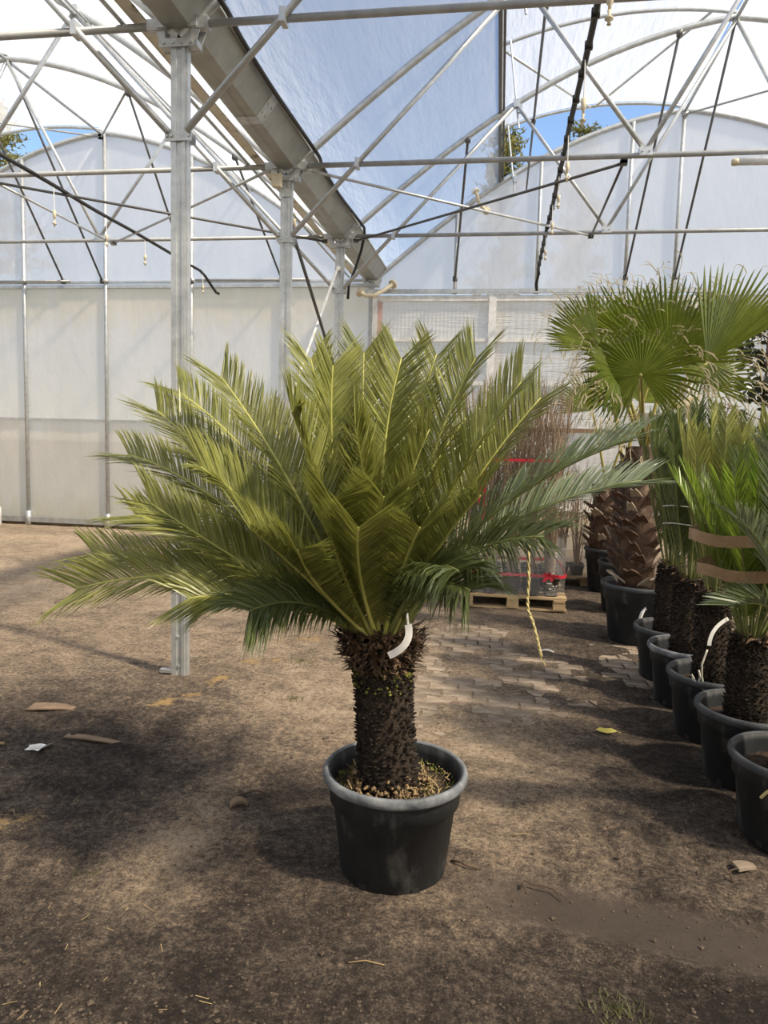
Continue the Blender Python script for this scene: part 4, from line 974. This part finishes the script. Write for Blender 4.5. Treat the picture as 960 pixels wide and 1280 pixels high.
w1 = empty('fan_palm', (1.25, 8.47, 0), 'fan palm in the rearmost black pot of the row', 'potted palm')
make_pot(w1, (1.25, 8.47, 0), .19, .235, .255, .49, .43, 'pot_rim_dark', ())
boot_trunk(w1, (1.22, 8.47), .19, .40, 1.2, 34, 25)
fan(w1, (1.0, 8.4, 2.0), (-.4, 0, 1), (.1, -1, .1), .5, 150, 30, 26, droop=.1, pet=(1.2, 8.47, 1.15), threads=1.4)
fan(w1, (1.5, 8.4, 2.1), (.3, 0, 1), (.1, -1, .1), .5, 150, 30, 27, droop=.1, pet=(1.2, 8.47, 1.15))

# broad-leaved shrub behind the fan palms
bs = empty('broadleaf_shrub', (2.75, 8.4, 0), 'tall dark broad-leaved shrub behind the fan palms', 'shrub')
make_pot(bs, (2.75, 8.4, 0), .19, .235, .255, .45, .38, 'pot_rim_dark', ())
rg = random.Random(77); mb = MB(); br = MB()
br.tube([(2.75, 8.4, .35), (2.73, 8.4, 1.2), (2.76, 8.4, 2.4), (2.75, 8.4, 3.0)], .028, 7, True, .008)
for _ in range(46):
    z = rg.uniform(.9, 2.9); a = rg.uniform(0, 6.283); L = rg.uniform(.25, .62)*(1-.35*abs(z-2.1)); p0 = Vector((2.75, 8.4, z)); p1_ = p0+Vector((math.cos(a)*L, math.sin(a)*L, rg.uniform(.05, .35)))
    br.tube([p0, (p0+p1_)*.5+UP*.03, p1_], .007, 5, True, .003)
    for q in range(26):
        f = rg.uniform(.25, 1.05); p = p0.lerp(p1_, f)+Vector((rg.uniform(-.05, .05), rg.uniform(-.05, .05), rg.uniform(-.05, .05)))
        d = Vector((rg.uniform(-1, 1), rg.uniform(-1, 1), rg.uniform(-.3, .8))).normalized(); s_ = d.cross(Vector((rg.uniform(-1, 1), rg.uniform(-1, 1), rg.uniform(-.2, 1)))).normalized()
        L2 = rg.uniform(.06, .105); w = s_*L2*.26; nn = d.cross(s_)*L2*.06
        k0 = len(mb.v); mb.v += [tuple(x) for x in (p, p+d*L2*.35+w+nn, p+d*L2*.75+w*.8+nn, p+d*L2, p+d*L2*.75-w*.8+nn, p+d*L2*.35-w+nn, p+d*L2*.5)]
        mb.f += [(k0, k0+1, k0+6), (k0+1, k0+2, k0+6), (k0+2, k0+3, k0+6), (k0+3, k0+4, k0+6), (k0+4, k0+5, k0+6), (k0+5, k0, k0+6)]
br.build('branchwork', 'twig', bs, True); tag(mb.build('foliage', 'broadleaf', bs), 'dense glossy dark leaves', kind='stuff')

# ------------------------------------------------------------------ pallet with potted bare shrubs
pal = empty('pallet', (.195, 7.75, 0), 'pale wooden pallet carrying small potted bare shrubs', 'pallet')
for i in range(6): MB().box((.195, 7.25+i*.2, .128), (1.03, .135, .022)).build('deck_board', 'pallet_wood', pal)
for x in (-.25, .195, .64):
    MB().box((x, 7.75, .106), (.11, 1.15, .022)).build('stringer_board', 'pallet_wood', pal)
    for y in (7.25, 7.75, 8.25): MB().box((x, y, .058), (.115, .14, .078)).build('block', 'pallet_wood', pal)
for y in (7.25, 7.75, 8.25): MB().box((.195, y, .011), (1.03, .11, .018)).build('bottom_board', 'pallet_wood', pal)
rg = random.Random(12)
def shrub_proto(k):
    o = empty('potted_shrub', (0, 0, 0), 'bare brown twiggy shrub in a small black pot on the pallet', 'potted shrub', 'bare shrubs on the pallet')
    MB().lathe([(0, 0), (.066, 0), (.082, .155), (.089, .158), (.089, .182), (.082, .184), (.078, .16), (.074, .15), (0, .15)], (0, 0, 0), 20).build('pot', 'pot_small', o, True)
    mb = MB(); rr = random.Random(200+k)
    for s in range(11):
        a = rr.uniform(0, 6.283); x, y = rr.uniform(.0, .03)*math.cos(a), rr.uniform(0, .03)*math.sin(a); H = rr.uniform(1.35, 2.02); lx, ly = rr.uniform(-.19, .19), rr.uniform(-.19, .19); pp = []
        for q in range(11):
            t = q/10; pp.append((x+lx*t+.018*noise.noise((t*4, s*3.1, k)), y+ly*t+.018*noise.noise((t*4, s*3.1, k+9)), .15+H*t))
        mb.tube(pp, .0062, 4, False, .002)
        for q in range(9):
            i = rr.randint(3, 9); p = Vector(pp[i]); d = Vector((rr.uniform(-1, 1), rr.uniform(-1, 1), rr.uniform(1.4, 3.2))).normalized()*rr.uniform(.10, .34)
            mb.tube([p, p+d*.5+UP*.01, p+d], .0032, 3, False, .0012)
    mb.build('branchwork', 'stick', o)
    if k % 2 == 0: MB().tube([(.03, -.02, .14), (.035, -.025, 1.0)], .006, 6).build('cane', 'cane', o)
    z = rr.uniform(.7, 1.3); w = rr.uniform(-.04, .04)
    mb = MB().box((w, -.05, z), (.038, .002, .07), Matrix.Rotation(rr.uniform(-.9, .9), 3, 'Y')); mb.box((w+.05, -.045, z+.18), (.075, .002, .028), Matrix.Rotation(rr.uniform(-.6, .6), 3, 'Y')); mb.box((w-.06, -.055, z+.3), (.03, .002, .05), Matrix.Rotation(rr.uniform(-.8, .8), 3, 'Y')); mb.build('name_tag', 'white_tag', o)
    return o
protos = [shrub_proto(k) for k in range(4)]; used = set(); i_ = 0
for j in range(5):
    for i in range(5):
        k = rg.randrange(4)
        if k not in used: o = protos[k]; used.add(k)
        else: o = copy_tree(protos[k])
        o.location = (-.215+i*.195+rg.uniform(-.008, .008), 7.285+j*.2+rg.uniform(-.008, .008), .139); o.rotation_euler = (0, 0, rg.uniform(0, 6.28)); i_ += 1
for k in range(4):
    if k not in used: protos[k].location = (-.215, 8.285, .139)
for (x, y, z) in ((.78, 8.75, .11), (.96, 8.78, .11), (.80, 8.95, .11), (.97, 8.97, .11)):
    o = copy_tree(protos[rg.randrange(4)]); o.location = (x, y, z); o['label'] = 'bare twiggy shrub in a small black pot on a low board behind the pallet'; o['group'] = 'bare shrubs on the low board'; o.scale = (1, 1, .62)
lb = empty('low_board', (.87, 8.86, 0), 'low wooden platform carrying four potted shrubs behind the pallet', 'platform')
MB().box((.87, 8.86, .098), (.44, .46, .022)).build('deck_board', 'pallet_wood', lb)
for x in (.70, 1.04): MB().box((x, 8.86, .043), (.08, .44, .09)).build('block', 'pallet_wood', lb)

def ring(name, x0, x1, y0, y1, z, h, m_, lab, cat, wob=.006, th=.004):
    mb = MB(); pts = []
    r_ = .10
    for cx_, cy_, a0 in ((x1-r_, y1-r_, 0), (x0+r_, y1-r_, 90), (x0+r_, y0+r_, 180), (x1-r_, y0+r_, 270)):
        for q in range(7): a = R(a0+15*q); pts.append((cx_+r_*math.cos(a), cy_+r_*math.sin(a)))
    k = len(pts)
    for i, (x, y) in enumerate(pts):
        dz = wob*math.sin(i*1.3); sx = 1 if x > (x0+x1)/2 else -1; sy = 1 if y > (y0+y1)/2 else -1
        for dx, hh in ((0, -h/2), (0, h/2), (th, h/2), (th, -h/2)): mb.v.append((x-sx*dx, y-sy*dx, z+hh+dz))
    for i in range(k):
        for q in range(4): j = (i+1) % k; mb.f.append((i*4+q, j*4+q, j*4+(q+1) % 4, i*4+(q+1) % 4))
    o = mb.build(name, m_, None, False, (x0, y0, z)); tag(o, lab, cat); return o
ring('red_tape', -.30, .68, 7.22, 8.24, 1.455, .028, 'red_tape', 'red tape tied round the shrubs at half height', 'tape')
lowt = ring('red_tape', -.325, .705, 7.19, 8.26, .345, .030, 'red_tape', 'red tape tied round the small pots on the pallet', 'tape', .004)
rg = random.Random(3); mb = MB()
for q in range(9):
    a = rg.uniform(0, 6.283); p = Vector((.53, 7.175, .345)); d = Vector((math.cos(a), -.25, math.sin(a)*.7))*rg.uniform(.04, .09); w = Vector((-math.sin(a), 0, math.cos(a)))*.011
    mb.poly([p-w, p+w, p+d+w*1.3, p+d-w*1.3])
mb.build('bow_knot', 'red_tape', lowt)
mb = MB()
mb.box((-.118, 7.215, 1.17), (.030, .004, .60)); mb.box((-.165, 7.218, 1.2), (.024, .004, .34), Matrix.Rotation(.05, 3, 'Y'))
tag(mb.build('red_strip', 'red_tape', None, False, (-.118, 7.215, .87)), 'upright red tape strip hanging beside the bare shrubs', 'tape')
# clear stretch wrap round the pots
def wrap(x0, x1, y0, y1, za, zb, lab):
    mb = MB(); n_ = 60; rows = 7
    for j in range(rows):
        z = za+(zb-za)*j/(rows-1)
        for i in range(n_):
            a = 2*math.pi*i/n_; e_ = 4.5
            ca, sa = math.cos(a), math.sin(a); q = (abs(ca)**e_+abs(sa)**e_)**(-1/e_)
            mb.v.append(((x0+x1)/2+(x1-x0)/2*q*ca+.006*noise.noise((i*.5, j*1.7, 2)), (y0+y1)/2+(y1-y0)/2*q*sa+.006*noise.noise((i*.5, j*1.7, 8)), z+.012*noise.noise((i*.3, j, 4))))
    for j in range(rows-1):
        for i in range(n_): mb.f.append((j*n_+i, j*n_+(i+1) % n_, (j+1)*n_+(i+1) % n_, (j+1)*n_+i))
    tag(mb.build('stretch_wrap', 'stretch_wrap', None, True, (x0, y0, za)), lab, 'wrap')
wrap(-.335, .715, 7.18, 8.27, .15, .62, 'clear stretch film wrapped round the pots on the pallet')
wrap(.675, 1.075, 8.64, 9.08, .12, .60, 'clear stretch film wrapped round the pots on the low board')

# ------------------------------------------------------------------ small things on the ground
def on(x, y, dz=0): return Vector((x, y, height(x, y)+dz))
o = empty('paper_litter', on(-2.24, 3.28), 'crumpled white paper packet lying on dark earth', 'litter')
mb = MB(); p = on(-2.24, 3.28, .008)
grid = [[(p.x+(-.055+.0275*i)*.9+.02*j*.3, p.y+(-.04+.027*j), p.z+.012*abs(noise.noise((i*1.3, j*1.7, 2)))+(.02 if i == 4 else 0)) for j in range(4)] for i in range(5)]
for i in range(4):
    for j in range(3): mb.poly([grid[i][j], grid[i+1][j], grid[i+1][j+1], grid[i][j+1]])
mb.build('sheet', 'white_tag', o)
mb = MB().box(p+Vector((.0, -.02, .018)), (.06, .03, .004), Matrix.Rotation(.5, 3, 'Z')); mb.build('fold', 'white_paint', o)
def slab(name, x, y, L, w, a, m_, lab, cat, warp=.008, th=.008):
    mb = MB(); ca, sa = math.cos(a), math.sin(a); N = 8; z0 = height(x, y)+.004
    for i in range(N+1):
        u = -L/2+L*i/N; ww = w*(1-.5*(i/N)**2)
        for s, q in ((-1, 0), (1, 0), (1, th), (-1, th)):
            vv_ = s*ww/2*(1+.25*noise.noise((i, s, x))); mb.v.append((x+u*ca-vv_*sa, y+u*sa+vv_*ca, z0+q+warp*math.sin(i/N*math.pi)))
    for i in range(N):
        for q in range(4): mb.f.append((i*4+q, (i+1)*4+q, (i+1)*4+(q+1) % 4, i*4+(q+1) % 4))
    mb.f += [(0, 1, 2, 3), (N*4+3, N*4+2, N*4+1, N*4)]
    tag(mb.build(name, m_, None, False, (x, y, z0)), lab, cat)
slab('bark_sheet', -2.50, 3.80, .26, .10, .12, 'old_board', 'flat curled brown bark sheet on the earth', 'bark', .008)
slab('wood_strip', -2.02, 3.44, .36, .05, -.12, 'old_board', 'long thin split wood strip on the earth', 'wood')
slab('wood_splinter', -2.52, 3.28, .16, .022, .3, 'straw', 'short pale wood splinter near the crumpled paper', 'wood')
slab('bark_chip', -1.06, 2.95, .075, .05, .4, 'old_board', 'small upturned grey-brown chip of bark on the pale ridge', 'bark', .02, .012)
slab('paper_scrap', .44, 5.75, .10, .035, -.2, 'white_tag', 'thin pale scrap of paper near the widest pot', 'litter', .012, .004)
slab('flat_stone', 1.0, 2.87, .075, .055, .2, 'paver', 'small pale flat stone beside the pot with the twine end', 'stone', .004, .012)
mb = MB(); p = on(.66, 4.13, .012)
pr = [(-.06, 0), (-.035, .018), (0, .026), (.03, .024), (.06, .0), (.03, -.012), (0, -.016), (-.035, -.012)]
k0 = len(mb.v); mb.v = [(p.x, p.y, p.z+.016)]+[(p.x+a, p.y+b_, p.z+.01*abs(a)/.06+.012*(b_ > 0)) for a, b_ in pr]
mb.f = [(0, 1+i, 1+(i+1) % 8) for i in range(8)]
yl = mb.build('fallen_leaf', 'yellow_leaf', None, False, p); tag(yl, 'fallen yellow leaf lying on the dark floor', 'leaf')
MB().tube([p+Vector((.06, 0, .01)), p+Vector((.078, -.004, .004))], .002, 5).build('stalk', 'yellow_leaf', yl)
def twig(pts, r_, lab, m_='twig'):
    pp = [on(x, y, .006+dz) for x, y, dz in pts]; o = MB().tube(pp, r_, 6, True, r_*.5).build('twig', m_, None, True, pp[0]); tag(o, lab, 'twig')
twig([(.14, 2.585, 0), (.155, 2.605, .02), (.19, 2.60, .012), (.22, 2.59, .02), (.26, 2.585, .014), (.275, 2.565, .01), (.285, 2.545, .0)], .004, 'crooked brown twig lying across the wheel track')
twig([(-.115, 2.69, 0), (-.08, 2.675, .01), (-.05, 2.66, .006), (.0, 2.66, .002)], .0045, 'dark twig sticking out beside the big pot')
twig([(.62, 4.62, .01), (.66, 4.52, .02), (.70, 4.45, .008)], .006, 'short dark twig on the loam beside the pot row')
twig([(.93, 2.78, 0), (.93, 2.82, .02), (.955, 2.84, .02), (1.0, 2.85, .0)], .004, 'curved twig near the small flat stone')
twig([(-.39, 2.07, 0), (-.34, 2.085, .004), (-.28, 2.08, .0)], .0025, 'thin pale straw stalk in front of the big pot', 'straw')
twig([(.12, 2.92, 0), (.15, 2.93, .004), (.19, 2.95, 0)], .0025, 'thin pale straw stalk between pot and wheel track', 'straw')
twig([(-1.1, 3.03, 0), (-1.02, 3.06, .012), (-.93, 3.05, .004)], .005, 'brown twig lying beside the bark chip')
rg = random.Random(90)
for k, (x, y, n_, s, lab) in enumerate(((.40, 2.03, 150, .05, 'low tuft of dry green grass at the edge of the wheel track'), (-1.35, 5.05, 70, .06, 'small grass tuft growing near the soil-footed post'), (-1.18, 4.25, 50, .045, 'sparse green tuft on the sand'), (-1.40, 2.37, 14, .04, 'tiny green weed on the damp earth'))):
    mb = MB()
    for _ in range(n_):
        a = rg.uniform(0, 6.283); r_ = rg.uniform(0, s*1.5); p = on(x+r_*math.cos(a)*1.4, y+r_*math.sin(a), 0); d = Vector((rg.uniform(-.8, .8), rg.uniform(-.8, .8), rg.uniform(.4, 1)))*s*rg.uniform(.4, .9); w = Vector((.0018, .001, 0)); mb.poly([p-w, p+w, p+d])
    o = empty('grass_tuft', (x, y, 0), lab, 'grass')
    tag(mb.build('blades', 'grass_blade', o), kind='stuff')

# white canister by the film wall
o = empty('canister', (-8.52, 11.3, 0), 'small white canister standing at the foot of the film wall', 'canister')
mb = MB().lathe([(0, 0), (.125, 0), (.14, .02), (.14, .30), (.125, .33), (.06, .345), (.05, .345), (0, .345)], (-8.49, 11.3, 0), 20); mb.build('body', 'white_paint', o, True)
MB().lathe([(0, .34), (.045, .34), (.045, .385), (0, .39)], (-8.49, 11.3, 0), 14).build('cap', 'white_tag', o, True)
MB().tube([(-8.56, 11.3, .34), (-8.56, 11.3, .41), (-8.42, 11.3, .41), (-8.42, 11.3, .34)], .01, 6).build('handle', 'white_tag', o, True)

# ------------------------------------------------------------------ trees outside, seen through the open vents
def conifer(x, y, zb, H, rad, seed, lab):
    o = empty('conifer', (x, y, 0), lab, 'tree'); rg = random.Random(seed)
    MB().tube([(x, y, -.1), (x+.1, y, H*.5), (x, y, H)], .22, 8, True, .03).build('trunk', 'trunk_out', o, True)
    mb = MB(); bw = MB()
    for k in range(70):
        z = zb+(H-zb)*rg.random()**.8; L = rad*(1-.8*(z-zb)/(H-zb))*rg.uniform(.55, 1.05)+.15; a = rg.uniform(0, 6.283); p0 = Vector((x, y, z)); p1_ = p0+Vector((math.cos(a)*L, math.sin(a)*L, rg.uniform(-.1, .35)*L)); bw.tube([p0, p1_], .035, 4, False, .01)
        for q in range(46):
            c_ = p0.lerp(p1_, rg.uniform(.3, 1.08))+Vector((rg.gauss(0, .16), rg.gauss(0, .16), rg.gauss(0, .13)))
            for _ in range(3):
                d = Vector((rg.uniform(-1, 1), rg.uniform(-1, 1), rg.uniform(-.3, 1))).normalized()*rg.uniform(.14, .26); w = Vector((d.y, -d.x, rg.uniform(-.1, .1))).normalized()*.035; mb.poly([c_-w, c_+w, c_+d])
    bw.build('branchwork', 'trunk_out', o); tag(mb.build('foliage', 'conifer', o), 'bushy needle foliage', kind='stuff')
conifer(-17.9, 24, 6.0, 13.0, 2.4, 1, 'bushy conifer outside, seen through the open vent of the plain-wall bay')
conifer(-.22, 28, 6.0, 13.0, 1.1, 2, 'dark conifer outside beside the straight film edge rail')
conifer(2.75, 30, 6.0, 13.55, 1.2, 3, 'conifer tip outside showing above the gable arch over the sliding door')
